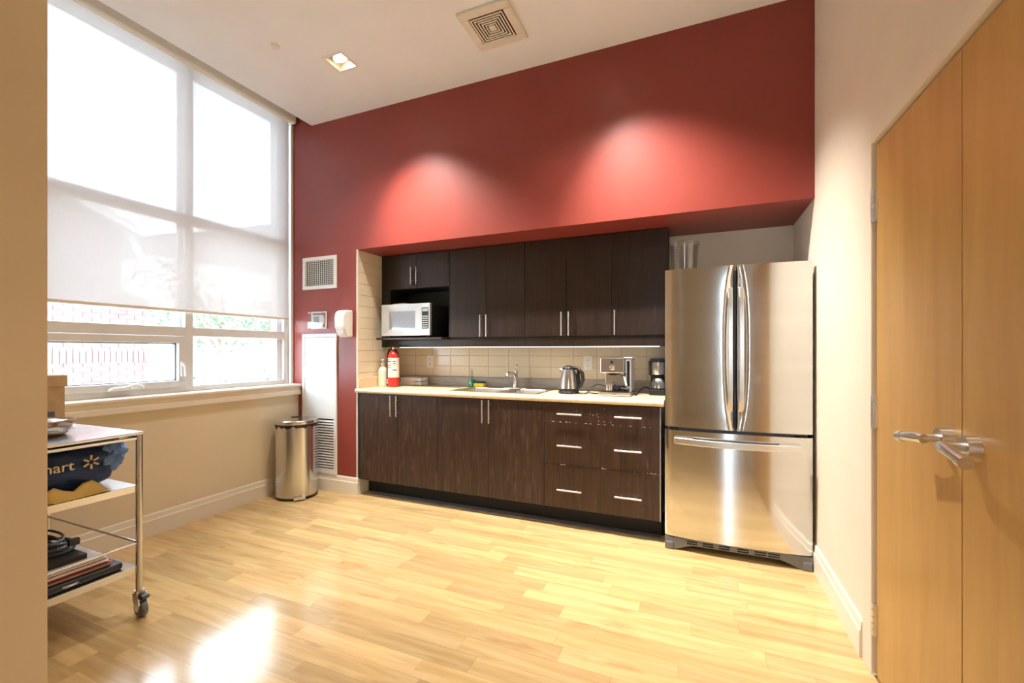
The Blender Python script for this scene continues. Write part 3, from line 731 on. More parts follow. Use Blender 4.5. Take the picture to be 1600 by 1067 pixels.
# outlets
def outlet(x, z, y, label, mat='white', gfci=False):
    t = thing('wall_outlet', label, 'outlet', (x, y, z), group='duplex wall outlets')
    box(x-.038, x+.038, y-.006, y, z-.060, z+.060).build('cover_plate', mat, t, bevel=.002)
    for s in (-1, 1):
        f = MB().lathe([(.0165, 0), (.0165, .003)], 0, 0, 0, 18)
        f.v = [(x+a, y-.006-c, z+s*.024+b) for a, b, c in f.v]
        f = f.build('receptacle', mat, t, smooth=True)
        m = MB()
        for a in (-.0065, .0045): m.box(x+a, x+a+.002, y-.0098, y-.0085, z+s*.024-.002, z+s*.024+.007)
        m.box(x-.0015, x+.0015, y-.0098, y-.0085, z+s*.024-.009, z+s*.024-.006); m.build('slots', 'black', f)
outlet(-2.346, 1.145, YN-.005, 'white duplex wall outlet behind the stacked boxes')
outlet(-.816, 1.147, YN-.005, 'white duplex wall outlet between kettle and espresso machine')
outlet(-2.02, 1.640, YN-.0125, 'pale outlet on the black bay wall beside the microwave', 'ivory')

# ------------------------------------------------------------------ refrigerator
fx0, fx1, fxc, FY = -.178, .614, .221, 2.945
t = thing('refrigerator', 'stainless steel french-door refrigerator with bottom freezer drawer', 'refrigerator', (fxc, 3.2, 0))
box(fx0+.012, fx1-.012, 3.015, 3.575, .03, 1.742).build('body', 'greymetal', t, bevel=.004)
def panel(name, x0, x1, z0, z1, parent, scoop=0):
    """bowed steel front; scoop = -1/+1 hollows the edge next to the centre gap"""
    nx, nz = 36, 30; m = MB()
    def yf(x, z):
        u = (x-fxc)/(.5*(fx1-fx0)); y = FY - .030*(1-abs(u)**2.2)
        e = min(x-x0, x1-x); y += .010*max(0, 1-e/.012)**2
        if scoop:
            d = (x1-x) if scoop < 0 else (x-x0); s = (z-(z0+z1)/2)/((z1-z0)/2)
            wd = .062*math.sqrt(max(0, 1-abs(s)**2.4))+.001
            if d < wd: y += .034*(1-(d/wd))**1.3*min(1, wd/.03)
        return y
    for j in range(nz+1):
        for i in range(nx+1):
            f = i/nx; f = f if not scoop else (f**.6 if scoop < 0 else 1-(1-f)**.6)
            x = x0+(x1-x0)*f; z = z0+(z1-z0)*j/nz; m.v.append((x, yf(x, z), z))
    w_ = nx+1
    for j in range(nz):
        for i in range(nx): a = j*w_+i; m.f.append([a, a+1, a+w_+1, a+w_])
    per = [i for i in range(w_)] + [j*w_+nx for j in range(1, nz+1)] + [nz*w_+i for i in range(nx-1, -1, -1)] + [j*w_ for j in range(nz-1, 0, -1)]
    n0 = len(m.v); m.v += [(m.v[k][0], 3.008, m.v[k][2]) for k in per]
    for k in range(len(per)): k2 = (k+1) % len(per); m.f.append([per[k], per[k2], n0+k2, n0+k])
    m.f.append([n0+k for k in range(len(per))][::-1])
    o = m.build(name, 'fridge_steel', parent, smooth=True)
    return o
dl = panel('left_door', fx0, fxc-.006, .772, 1.757, t, -1); dr2 = panel('right_door', fxc+.006, fx1, .772, 1.757, t, 1)
for d, sx in ((dl, -1), (dr2, 1)):
    hx = fxc+sx*.030
    pts = [(hx, FY-.026-.030*math.sin(PI*k/12)**.5 if 0 < k < 12 else FY-.022, .885+(1.625-.885)*k/12) for k in range(13)]
    m = MB(); w_ = .0135
    for k in range(13): x, y, z = pts[k]; m.v += [(x-w_, y, z), (x+w_, y, z), (x+w_, y+.012, z), (x-w_, y+.012, z)]
    for k in range(12):
        for q in range(4): a = 4*k+q; b = 4*k+(q+1) % 4; m.f.append([a, b, b+4, a+4])
    m.f.append([3, 2, 1, 0]); m.f.append([48, 49, 50, 51])
    m.build('door_handle', 'satin', d, bevel=.004)
fz = panel('freezer_drawer', fx0, fx1, .086, .752, t)
m = MB()
pts = []
for k in range(21):
    f = k/20; x = fx0+.055+(fx1-fx0-.115)*f; pts.append((x, FY-.052-.030*(1-(2*f-1)**2), .694-.004*math.sin(PI*f)))
for x, y, z in pts: m.v += [(x, y, z-.019), (x, y, z+.019), (x, y+.016, z+.019), (x, y+.016, z-.019)]
for k in range(20):
    for q in range(4): a = 4*k+q; b = 4*k+(q+1) % 4; m.f.append([a, b, b+4, a+4])
m.f.append([3, 2, 1, 0]); m.f.append([80, 81, 82, 83])
hd = m.build('drawer_handle', 'satin', fz, bevel=.004, smooth=True)
for x0_, x1_ in ((fx0+.057, fx0+.165), (fx1-.17, fx1-.062)): box(x0_, x1_, FY-.046, FY+.004, .690, .714).build('handle_mount', 'satin', hd, bevel=.003)
m = MB().prism([(fx0, .0), (fx0+.055, 0), (fx0+.10, .018), (fx0+.16, .038), (fx1-.16, .038), (fx1-.10, .018), (fx1-.055, 0), (fx1, 0), (fx1, .078), (fx0, .078)], 'Y', FY-.002, 3.0)
gr = m.build('base_grille', 'greymetal', t, bevel=.003)
for a in (.13, .22, .31, .33+.08, .50, .57): 
    for zz in (.046, .060): box(fx0+a, fx0+a+.06, FY-.0035, FY+.004, zz, zz+.007).build('grille_slot', 'dark', gr)
for fx_ in (fx0+.028, fx1-.028): box(fx_-.026, fx_+.026, FY-.012, FY+.03, .0, .050).build('front_foot', 'greymetal', gr, bevel=.010)
for fx_ in (fx0+.03, fx1-.08): box(fx_, fx_+.05, FY+.02, FY+.06, .755, .769).build('door_hinge', 'black', t)

t = thing('plastic_tub', 'clear tall plastic tub standing on the refrigerator', 'container', (-.072, 3.28, 1.743))
MB().lathe([(.074, .0), (.078, .004), (.096, .235), (.094, .235), (.076, .006), (.072, .004)], -.072, 3.28, 1.7425, 32, cap=False).build('wall', 'clear', t, smooth=True)
MB().lathe([(.094, .232), (.102, .234), (.103, .252), (.097, .254), (.094, .240)], -.072, 3.28, 1.7425, 32, cap=False).build('rim', 'clear', t, smooth=True)
MB().lathe([(.075, 0), (.075, .003)], -.072, 3.28, 1.7425, 32).build('base', 'clear', t, smooth=True)

# ------------------------------------------------------------------ things on the counter
ZT = .9242
t = thing('soap_bottle', 'plain cream pump bottle on the counter by the tiled side wall', 'bottle', (-2.640, 3.26, ZT))
MB().lathe([(.034, 0), (.040, .004), (.041, .13), (.038, .155), (.026, .172), (.014, .180), (.014, .195)], -2.640, 3.26, ZT, 28).build('body', 'cream_plastic', t, smooth=True)
MB().lathe([(.017, .193), (.017, .213), (.007, .215), (.006, .235), (.012, .236), (.012, .246), (.004, .248)], -2.640, 3.26, ZT, 20).build('pump', 'cream_plastic', t, smooth=True)
MB().tube([(-2.640, 3.26, ZT+.242), (-2.628, 3.235, ZT+.242), (-2.625, 3.228, ZT+.236)], .005, 8).build('nozzle', 'cream_plastic', t, smooth=True)

ex, ey = -2.522, 3.262
t = thing('fire_extinguisher', 'red fire extinguisher with white instruction label on the counter', 'fire extinguisher', (ex, ey, ZT))
MB().lathe([(.040, 0), (.050, .006), (.051, .02), (.051, .27), (.046, .295), (.030, .315), (.018, .322), (.018, .335)], ex, ey, ZT, 32).build('cylinder', 'redgloss', t, smooth=True)
lb = MB(); n = 20; a0, a1 = -PI*.95, PI*.10
for k in range(n+1):
    a = a0+(a1-a0)*k/n; 
    for zz in (.085, .262): lb.v.append((ex+.0517*math.cos(a), ey+.0517*math.sin(a), ZT+zz))
for k in range(n): lb.f.append([2*k, 2*k+2, 2*k+3, 2*k+1])
lo_ = lb.build('instruction_label', 'paper', t, smooth=True)
m = MB()
def lab_mark(a, b, z0, z1):
    n = 6; n0 = len(m.v)
    for k in range(n+1):
        q = a+(b-a)*k/n
        for zz in (z0, z1): m.v.append((ex+.0521*math.cos(q), ey+.0521*math.sin(q), ZT+zz))
    for k in range(n): m.f.append([n0+2*k, n0+2*k+2, n0+2*k+3, n0+2*k+1])
for zz in (.225, .205, .196, .187, .178, .169): lab_mark(-2.35, -1.30, zz, zz+(.007 if zz > .22 else .003))
for q in (-2.3, -1.85, -1.4): lab_mark(q-.08, q+.08, .240, .252)
lab_mark(-1.1, -.35, .148, .157); lab_mark(-1.1, -.6, .225, .232); lab_mark(-1.1, -.6, .205, .212)
m.build('label_print', 'label', lo_)
MB().cyl((ex, ey, ZT+.333), (ex, ey, ZT+.358), .016, .014, 16).build('valve', 'satin', t, smooth=True)
MB().tube([(ex-.02, ey, ZT+.352), (ex+.03, ey-.008, ZT+.365), (ex+.085, ey-.014, ZT+.372)], [.009, .008, .007], 8).build('carry_handle', 'black', t, smooth=True)
MB().tube([(ex-.015, ey, ZT+.345), (ex+.035, ey-.010, ZT+.330), (ex+.068, ey-.016, ZT+.285)], [.009, .008, .006], 8).build('squeeze_lever', 'black', t, smooth=True)
MB().tube([(ex-.010, ey, ZT+.346), (ex-.045, ey-.005, ZT+.335), (ex-.060, ey-.008, ZT+.29), (ex-.060, ey-.008, ZT+.20), (ex-.058, ey-.01, ZT+.05)], [.008, .009, .009, .009, .010], 10).build('hose', 'black', t, smooth=True)
m = MB()
for zz in (.03, .055): m.box(ex-.058, ex-.046, ey-.022, ey-.012, ZT+zz, ZT+zz+.014)
m.build('hose_clip', 'white', t)

for i, (x0, x1, z0, h, y0, mt) in enumerate(((-2.585, -2.345, 0, .036, 3.43, 'paper'), (-2.580, -2.350, .0365, .038, 3.435, 'paper'))):
    t = thing('napkin_pack', ('lower white napkin pack stacked beside the fire extinguisher', 'upper white napkin pack stacked beside the fire extinguisher')[i], 'napkins', ((x0+x1)/2, y0+.06, ZT+z0), group='stacked napkin packs')
    box(x0, x1-.08, y0, y0+.13, ZT+z0, ZT+z0+h).build('wrapped_stack', mt, t, bevel=.006)
    box(x1-.081, x1, y0+.002, y0+.128, ZT+z0+.001, ZT+z0+h-.002).build('film_end', 'bagplastic', t, bevel=.005)
gx, gy = -1.872, 3.540
t = thing('dish_soap_bottle', 'clear dish soap bottle with green liquid behind the sink', 'bottle', (gx, gy, ZT))
MB().lathe([(.028, 0), (.031, .004), (.030, .04), (.024, .075), (.013, .115), (.010, .13)], gx, gy, ZT, 24).build('bottle_wall', 'clear', t, smooth=True)
MB().lathe([(.026, .003), (.029, .006), (.028, .04), (.025, .062)], gx, gy, ZT, 24).build('liquid', 'greenliq', t, smooth=True)
MB().lathe([(.011, .128), (.011, .148), (.005, .15), (.004, .166)], gx, gy, ZT, 16).build('cap', 'clear', t, smooth=True)
t = thing('dish_sponge', 'yellow sponge with dark green scouring side behind the sink', 'sponge', (-1.775, 3.51, zr))
box(-1.825, -1.725, 3.485, 3.535, zr+.0005, zr+.034).build('foam', 'yellow', t, bevel=.004)
box(-1.825, -1.725, 3.485, 3.535, zr+.0345, zr+.045).build('scourer', 'greenpad', t, bevel=.003)

kx, ky = -.895, 3.275
t = thing('electric_kettle', 'stainless electric kettle with black handle on the counter', 'kettle', (kx, ky, ZT))
MB().lathe([(.080, 0), (.080, .012), (.074, .018)], kx, ky, ZT, 32).build('power_base', 'black', t, smooth=True)
MB().lathe([(.074, .019), (.075, .035), (.0745, .037)], kx, ky, ZT, 32).build('bottom_band', 'black', t, smooth=True)
MB().lathe([(.0745, .037), (.073, .06), (.066, .11), (.056, .155), (.047, .182)], kx, ky, ZT, 36).build('body', 'steel', t, smooth=True)
MB().lathe([(.047, .182), (.045, .192), (.034, .204), (.018, .211), (.006, .214)], kx, ky, ZT, 28).build('lid', 'black', t, smooth=True)
MB().tube([(kx+.036, ky-.004, ZT+.195), (kx+.075, ky-.01, ZT+.190), (kx+.108, ky-.016, ZT+.155), (kx+.116, ky-.018, ZT+.110), (kx+.100, ky-.016, ZT+.060), (kx+.066, ky-.01, ZT+.032)], [.014, .015, .015, .014, .013, .011], 12).build('handle', 'black', t, smooth=True)
MB().tube([(kx-.045, ky, ZT+.165), (kx-.062, ky, ZT+.178), (kx-.068, ky, ZT+.186)], [.016, .013, .010], 12).build('spout', 'steel', t, smooth=True)
MB().tube([(kx+.070, ky+.02, ZT+.172), (kx+.073, ky+.0, ZT+.10), (kx+.078, ky-.0, ZT+.05)], [.012, .016, .014], 10).build('water_gauge', 'black', t, smooth=True)
MB().tube([(kx+.076, ky-.02, ZT+.006), (kx+.105, ky-.055, ZT+.006), (kx+.135, ky-.050, ZT+.006), (kx+.142, ky+.02, ZT+.006), (kx+.125, ky+.10, ZT+.012), (kx+.12, ky+.16, ZT+.01), (kx+.09, ky+.20, ZT+.01)], .004, 8).build('power_cord', 'black', t, smooth=True)

e0, e1, ey0, ey1 = -.640, -.420, 3.145, 3.42
t = thing('espresso_machine', 'stainless steel espresso machine on the counter next to the kettle', 'espresso machine', (-.53, 3.28, ZT))
box(e0, e1, ey0, ey1, ZT+.004, ZT+.030).build('drip_tray', 'steel', t, bevel=.003)
box(e0+.015, e1-.015, ey0+.012, ey0+.13, ZT+.0302, ZT+.034).build('tray_grid', 'black', t)
box(e0+.02, e1-.052, ey0+.150, ey1-.01, ZT+.031, ZT+.20).build('rear_column', 'steel', t, bevel=.003)
hd_ = box(e0+.006, e1-.050, ey0+.035, ey1-.005, ZT+.165, ZT+.272).build('head', 'steel', t, bevel=.004)
f = MB().lathe([(.010, 0), (.010, .003), (.008, .004)], 0, 0, 0, 20); f.v = [(-.553+a, ey0+.035-c, ZT+.243+b) for a, b, c in f.v]; f.build('badge', 'black', hd_, smooth=True)
f = MB().lathe([(.020, 0), (.018, .012), (.015, .014)], 0, 0, 0, 20); f.v = [(-.548+a, ey0+.035-c, ZT+.205+b) for a, b, c in f.v]; f.build('steam_knob', 'chrome', hd_, smooth=True)
MB().lathe([(.032, .148), (.034, .164)], -.553, ey0+.09, ZT, 24).build('group_head', 'black', t, smooth=True)
MB().tube([(-.500, ey0+.05, ZT+.160), (-.462, ey0+.035, ZT+.150), (-.455, ey0+.035, ZT+.165)], [.008, .010, .008], 10).build('steam_valve', 'black', t, smooth=True)
MB().tube([(-.468, ey0+.04, ZT+.150), (-.458, ey0+.03, ZT+.115), (-.447, ey0+.02, ZT+.080)], [.006, .006, .007], 10).build('steam_wand', 'white', t, smooth=True)
wt = box(e1-.048, e1-.004, ey0+.10, ey1-.005, ZT+.031, ZT+.268).build('water_tank', 'silver', t, bevel=.004)
box(e1-.036, e1-.016, ey0+.0985, ey0+.1005, ZT+.07, ZT+.25).build('tank_window', 'dark', wt)
box(e1-.055, e1+.004, ey0+.095, ey1-.002, ZT+.268, ZT+.278).build('tank_lid', 'silver', wt, bevel=.003)
text_part('maker_badge', 'Breville', .012, 'label', Matrix.Translation((-.53, ey0-.0008, ZT+.017)) @ Matrix.Rotation(PI/2, 4, 'X'), t)
box(e0+.03, e0+.045, ey0+.152, ey0+.156, ZT+.10, ZT+.16).build('side_mark', 'black', t)
tag(MB().lathe([(.026, 0), (.030, .003), (.031, .045), (.028, .045), (.026, .006)], -.573, ey0+.065, ZT+.0342, 24).build('milk_cup', 'steel', smooth=True), 'small steel cup on the espresso machine drip tray', 'cup')
t = thing('portafilter', 'black-handled portafilter lying on the espresso machine drip tray', 'portafilter', (-.51, ey0+.07, ZT+.034))
MB().lathe([(.022, 0), (.030, .004), (.030, .028), (.026, .028)], -.525, ey0+.085, ZT+.0345, 20).build('basket', 'black', t, smooth=True)
MB().tube([(-.498, ey0+.08, ZT+.052), (-.46, ey0+.06, ZT+.050), (-.438, ey0+.045, ZT+.046)], [.011, .013, .011], 12).build('grip', 'black', t, smooth=True)
MB().tube([(e0+.02, ey0+.20, ZT+.06), (e0-.04, ey0+.16, ZT+.072), (e0-.085, ey0+.12, ZT+.05), (e0-.092, ey0+.10, ZT+.012), (e0-.05, ey0+.12, ZT+.006), (e0-.004, ey0+.15, ZT+.006)], .0045, 8).build('power_cord', 'black', bpy.data.objects['espresso_machine'], smooth=True)

cx0, cx1, cy0, cy1 = -.312, -.200, 3.345, 3.54
t = thing('coffee_maker', 'black and steel drip coffee maker half hidden by the refrigerator', 'coffee maker', (-.255, 3.44, ZT))
box(cx0, cx1, cy0, cy1, ZT, ZT+.042).build('warming_base', 'black', t, bevel=.006)
box(cx0+.002, cx1-.002, cy0+.12, cy1, ZT+.0425, ZT+.258).build('rear_tower', 'black', t, bevel=.005)
MB().lathe([(.050, .150), (.054, .158), (.054, .240), (.050, .244)], -.255, cy0+.062, ZT, 30).build('filter_housing', 'steel', t, smooth=True)
MB().lathe([(.058, .244), (.058, .262), (.046, .268)], -.255, cy0+.065, ZT, 30).build('top_lid', 'black', t, smooth=True)
MB().lathe([(.044, .043), (.052, .05), (.050, .085), (.036, .118), (.030, .124)], -.250, cy0+.06, ZT, 30).build('carafe', 'steel', t, smooth=True)
MB().lathe([(.033, .124), (.034, .138), (.02, .143)], -.250, cy0+.06, ZT, 24).build('carafe_lid', 'black', t, smooth=True)
box(cx0-.006, cx0+.010, cy0+.03, cy0+.10, ZT+.145, ZT+.25).build('side_arm', 'black', t, bevel=.003)
MB().tube([(cx0+.005, cy0+.15, ZT+.03), (cx0-.02, cy0+.12, ZT+.045), (cx0-.045, cy0+.11, ZT+.05), (cx0-.078, cy0+.05, ZT+.02), (cx0-.085, cy0+.00, ZT+.005), (cx0-.082, cy0-.05, ZT+.005), (cx0-.088, cy0-.075, ZT+.005)], .0045, 8).build('power_cord', 'black', t, smooth=True)
MB().tube([(cx0-.002, cy0+.05, ZT+.01), (cx0-.05, cy0+.06, ZT+.012), (cx0-.085, cy0+.045, ZT+.012)], .006, 8).build('cord_plug', 'black', t, smooth=True)

# ------------------------------------------------------------------ steel trolley at the left
qx0, qx1, qy0, qy1 = -3.27, -2.405, .72, 1.250
t = thing('steel_trolley', 'stainless steel three-shelf trolley on casters by the window', 'trolley', ((qx0+qx1)/2, (qy0+qy1)/2, 0))
sh = box(qx0, qx1, qy0, qy1, .853, .866).build('top_shelf', 'steel', t, bevel=.003)
m = MB().tube([(qx0+.03, qy0+.02, .838), (qx1-.012, qy0+.02, .838), (qx1-.012, qy1-.012, .838), (qx0+.03, qy1-.012, .838)], .008, 8); m.build('top_rail', 'steel', t, smooth=True)
for zz in (.60, .222):
    m = box(qx0+.02, qx1-.02, qy0+.02, qy1-.02, zz+.010, zz+.016)
    m.box(qx1-.022, qx1-.016, qy0+.02, qy1-.02, zz-.016, zz+.016); m.box(qx0+.016, qx0+.022, qy0+.02, qy1-.02, zz-.016, zz+.016)
    m.box(qx0+.02, qx1-.02, qy0+.016, qy0+.022, zz-.016, zz+.016); m.box(qx0+.02, qx1-.02, qy1-.022, qy1-.016, zz-.016, zz+.016)
    m.build('shelf', 'steel', t, bevel=.001)
lg = []
for lx in (qx0+.014, qx1-.014):
    for ly in (qy0+.014, qy1-.014):
        MB().cyl((lx, ly, .122), (lx, ly, .853), .0135, .0135, 14).build('leg', 'steel', t, smooth=True)
        c_ = thing('c', '', '')
        bpy.data.objects.remove(c_)
        m = MB().cyl((lx, ly, .108), (lx, ly, .122), .020, .020, 16)
        for s in (-1, 1): m.prism([(lx-.020, .110), (lx+.020, .110), (lx+.034, .060), (lx+.026, .030), (lx+.004, .030), (lx-.016, .075)], 'Y', ly+s*.017-.002, ly+s*.017+.002)
        ca = m.build('caster', 'satin', t)
        w_ = MB().lathe([(.010, -.013), (.034, -.013), (.0375, -.009), (.0375, .009), (.034, .013), (.010, .013)], 0, 0, 0, 24); w_.v = [(lx+.015+a, ly+c, .0378+b) for a, b, c in w_.v]
        w_.build('wheel', 'greymetal', ca, smooth=True)
        MB().prism([(lx-.012, .112), (lx+.052, .104), (lx+.060, .108), (lx+.05, .090), (lx+.02, .086)], 'Y', ly-.014, ly+.014).build('brake_tab', 'black', ca)
zr_ = .345
MB().cyl((qx1-.014, qy0+.014, zr_), (qx1-.014, qy1-.014, zr_), .005, .005, 8).build('guard_rail', 'steel', t, smooth=True)
MB().cyl((qx0+.014, qy1-.014, zr_), (qx1-.014, qy1-.014, zr_), .005, .005, 8).build('guard_rail', 'steel', t, smooth=True)

# things on the trolley
t = thing('archive_box', 'brown cardboard archive box with lid on the trolley top', 'box', (-3.13, 1.02, .8662))
box(-3.265, -3.000, .84, 1.205, .8664, 1.085).build('carton', 'kraft', t, bevel=.003)
box(-3.272, -2.992, .832, 1.213, 1.064, 1.122).build('lid', 'kraft', t, bevel=.004)
lb_ = box(-3.0, -2.9985, .98, 1.165, .905, .940).build('black_label', 'label', t)
t = thing('stapler', 'small black and chrome stapler lying on the archive box', 'stapler', (-3.06, 1.10, 1.1225))
box(-3.075, -3.045, 1.02, 1.155, 1.1225, 1.130).build('base', 'black', t, bevel=.002)
MB().prism([(1.02, 1.131), (1.155, 1.131), (1.160, 1.148), (1.12, 1.160), (1.04, 1.156)], 'X', -3.072, -3.048).build('arm', 'chrome', t, bevel=.003)
t = thing('wicker_basket', 'shallow brown wicker basket lined with plastic film on the trolley top', 'basket', (-2.70, .985, .8662))
MB().lathe([(.075, 0), (.088, .005), (.118, .060), (.122, .064), (.118, .068), (.108, .062), (.080, .010)], -2.715, 1.00, .8664, 36, cap=False).build('bowl', 'wicker', t, smooth=True)
MB().lathe([(.08, .003), (.07, .005)], -2.715, 1.00, .8664, 30).build('bottom', 'wicker', t)
def blob(cx, cy, cz, rx, ry, rz, amp, freq, seed, sub=4, flat=None, p=2.6):
    bm = bmesh.new(); bmesh.ops.create_icosphere(bm, subdivisions=sub, radius=1)
    m = MB()
    for v in bm.verts:
        d = v.co.normalized(); s = (abs(d.x)**p+abs(d.y)**p+abs(d.z)**p)**(-1/p)
        q = Vector((d.x*s*rx, d.y*s*ry, d.z*s*rz)); nn = mnoise.noise(Vector((d.x*freq+seed, d.y*freq, d.z*freq)))+.5*mnoise.noise(Vector((d.x*freq*2.3, d.y*freq*2.3+seed, d.z*freq*2.3)))
        q *= 1+amp*nn; z = cz+q.z
        if flat is not None: z = max(z, flat)
        m.v.append((cx+q.x, cy+q.y, z))
    bm.verts.ensure_lookup_table()
    m.f = [[v.index for v in f.verts] for f in bm.faces]; bm.free(); return m
blob(-2.700, 1.00, .905, .105, .10, .034, .30, 3, 4.2, 4, .872).build('plastic_film', 'bagplastic', t, smooth=True)
t = thing('shopping_bag', 'stuffed navy blue reusable shopping bag on the trolley middle shelf', 'bag', (-2.75, .97, .6165))
blob(-2.785, 1.005, .722, .300, .225, .108, .10, 2.4, 1.3, 5, .6168, p=3.4).build('body', 'navy', t, smooth=True)
blob(-2.565, 1.180, .762, .062, .058, .072, .28, 3.0, 9.1, 4).build('folded_flap', 'lightblue', t, smooth=True)
mt = Matrix.Translation((-2.474, .985, .752)) @ Matrix.Rotation(PI/2, 4, 'Z') @ Matrix.Rotation(PI/2, 4, 'X')
text_part('print', 'Walmart', .060, 'spark', mt @ Matrix.Translation((-.07, 0, 0)), t, ext=.004)
m = MB()
for k in range(6):
    a = PI/6+k*PI/3; y, z = 1.085, .752
    p0 = (-2.482, y+.010*math.cos(a), z+.010*math.sin(a)); p1 = (-2.482, y+.030*math.cos(a), z+.030*math.sin(a))
    m.tube([p0, p1], [.004, .0045], 6)
m.build('spark_emblem', 'spark', t)
for i, (cx_, cy_, w_, l_, z, a, tilt) in enumerate(((-2.455, 1.03, .07, .20, .6170, .10, 1.0), (-2.455, .850, .075, .15, .6178, -.35, 1.4))):
    # crumpled envelope: flat at the shelf, bent upwards at the back and drooping in front
    m = MB(); n = 8
    for k in range(n+1):
        f = k/n; x = -w_/2+w_*f; zz = tilt*.10*max(0, .45-f)**1.3 + .004*math.sin(f*9)
        for j in range(7): y = -l_/2+l_*j/6; m.v.append((cx_+x, cy_+y, z+.0008+zz*(1+.5*math.sin(j*1.7+i))+.0012*abs(math.sin(j*2.1+k))))
    for k in range(n):
        for j in range(6): q = k*7+j; m.f.append([q, q+1, q+8, q+7])
    o = m.rot(a, cx_, cy_).build('yellow_envelope', 'manila', smooth=True); md = o.modifiers.new('solid', 'SOLIDIFY'); md.thickness = .0012; md.offset = 1
    tag(o, ('yellow paper envelope sticking out under the spark emblem of the blue bag', 'yellow paper envelope lying askew on the middle shelf close to the foreground wall')[i], 'envelope', 'yellow envelopes on the trolley')
zb = .2385
t = thing('laptop_case', 'black padded laptop case at the bottom of the trolley pile', 'laptop case', (-2.72, .98, zb))
box(-2.98, -2.440, .76, 1.185, zb, zb+.034).build('shell', 'black', t, bevel=.012, seg=3)
MB().tube([(-2.445, .97, zb+.017), (-2.438, .985, zb+.017), (-2.438, 1.01, zb+.017), (-2.445, 1.025, zb+.017)], .005, 8).build('zip_pull', 'satin', t, smooth=True)
z = zb+.0345
spec = [('paper_stack', .014, 'paper', 'lowest loose stack of white papers above the laptop case', 'papers'), ('red_folder', .004, 'redpaper', 'lower thin red card folder among the white papers', 'folder'), ('paper_stack', .012, 'paper', 'middle stack of white papers between the two red folders', 'papers'),
        ('red_folder', .004, 'redpaper', 'upper thin red card folder among the white papers', 'folder'), ('paper_stack', .018, 'paper', 'topmost thick stack of white papers under the dark binder', 'papers'), ('dark_binder', .022, 'bluegrey', 'dark blue-black binder lying on the paper pile', 'binder')]
for k, (nm, h, mt_, lb_, cat_) in enumerate(spec):
    dx_ = random.uniform(-.012, .012); dy = random.uniform(-.012, .012)
    e = .10 if nm == 'dark_binder' else 0
    m = MB()
    if nm == 'paper_stack':
        n = 5
        for j in range(n):
            ox, oy = random.uniform(-.008, .008), random.uniform(-.008, .008); m.box(-2.93+dx_+ox, -2.460+dx_+ox, .78+oy, 1.140+dy+oy, z+h*j/n, z+h*(j+.96)/n)
    else: m.box(-2.93+dx_, -2.455+dx_-e*.3, .78, 1.145+dy-e*.6, z, z+h)
    tag(m.build(nm, 'black' if nm == 'dark_binder' else mt_, bevel=0), lb_, cat_, 'pile of papers on the trolley bottom shelf'); z += h+.0004
t = thing('cable_coil', 'coiled blue-grey cables on top of the paper pile', 'cable', (-2.72, .97, z))
for k in range(5):
    pts = []
    cxk, cyk = -2.72+random.uniform(-.03, .03), 1.01+random.uniform(-.02, .02); rx, ry = random.uniform(.09, .15), random.uniform(.07, .10)
    ph = random.uniform(0, 6); tl = random.uniform(.0, .03)
    for j in range(33): a = 2*PI*j/32; pts.append((cxk+rx*math.cos(a), cyk+ry*math.sin(a), z+.006+.010*k*.9+tl*(1+math.sin(a+ph))*.6))
    MB().tube(pts, .0055, 8).build('cable_loop', 'bluegrey', t, smooth=True)
box(-2.63, -2.605, 1.06, 1.10, z+.012, z+.042).build('cable_tie', 'black', t, bevel=.003)

# ------------------------------------------------------------------ outside the window
GZ = -.35
struct(box(-60, 40, -60, 60, GZ-.2, GZ).build('ground', 'concrete'), 'pale paved yard outside the window', 'ground')
# brick house with soldier course
BX = -8.5
h = thing('brick_house', 'overexposed pink-red brick house seen through the left panes', 'house', (BX, 2.0, GZ))
m = MB(); m.prism([(-.6, GZ), (4.11, GZ), (4.11, 3.18), (1.75, 4.12), (-.6, 3.18)], 'X', BX-.012-4, BX-.012); m.build('gable_wall', 'mortar', h)
box(BX-3.0, BX-.012, 4.111, 4.47, GZ, 2.08).build('low_extension', 'mortar', h)
bw, bh = .222, .0755
bme = None
mbk = MB(); nb = 0
zz = GZ; row = 0
near = []
while zz < 4.0:
    yy = -.6 + (.111 if row % 2 else 0)
    sold = abs(zz-1.10) < bh*1.2 and zz < 1.18
    while yy < 4.47:
        a, b = yy, min(yy+bw-.010, 4.47)
        top = 3.16+min(4.11-b, a+.6)*.40
        okk = (b <= 4.11 and zz+bh < min(top, 4.7)) or (b > 4.11 and zz+bh < 2.08)
        if okk and b-a > .04 and not (1.05 < zz+bh/2 < 1.26):
            if b > 3.1 and .85 < zz < 1.60: near.append((a, b, zz, zz+bh-.010))
            else: mbk.box(BX-.013, BX, a, b, zz, zz+bh-.010)
        yy += bw
    zz += bh; row += 1
o = mbk.build('brick_field', 'brick', h); o['kind'] = 'stuff'
yy = 2.9
while yy < 4.46: near.append((yy, min(yy+.066, 4.47), 1.062, 1.262)); yy += .0755
mbk2 = MB()
yy = -.6
while yy < 2.88: mbk2.box(BX-.013, BX+.006, yy, yy+.066, 1.062, 1.262); yy += .0755
o = mbk2.build('soldier_course', 'brick', h); o['kind'] = 'stuff'
for a, b, z0, z1 in near[:300]: box(BX-.013, BX+(.006 if z1-z0 > .15 else 0), a, b, z0, z1).build('brick', 'brick', h)
MB().prism([(4.30, 3.10), (4.36, 3.22), (1.75, 4.28), (-.86, 3.22), (-.80, 3.10), (1.75, 4.13)], 'X', BX-4.1, BX+.20).build('roof', 'bwhite', h)
MB().prism([(4.06, 2.22), (4.58, 2.05), (4.58, 2.11), (4.06, 2.30)], 'X', BX-3.1, BX+.15).build('lean_to_roof', 'bwhite', h)
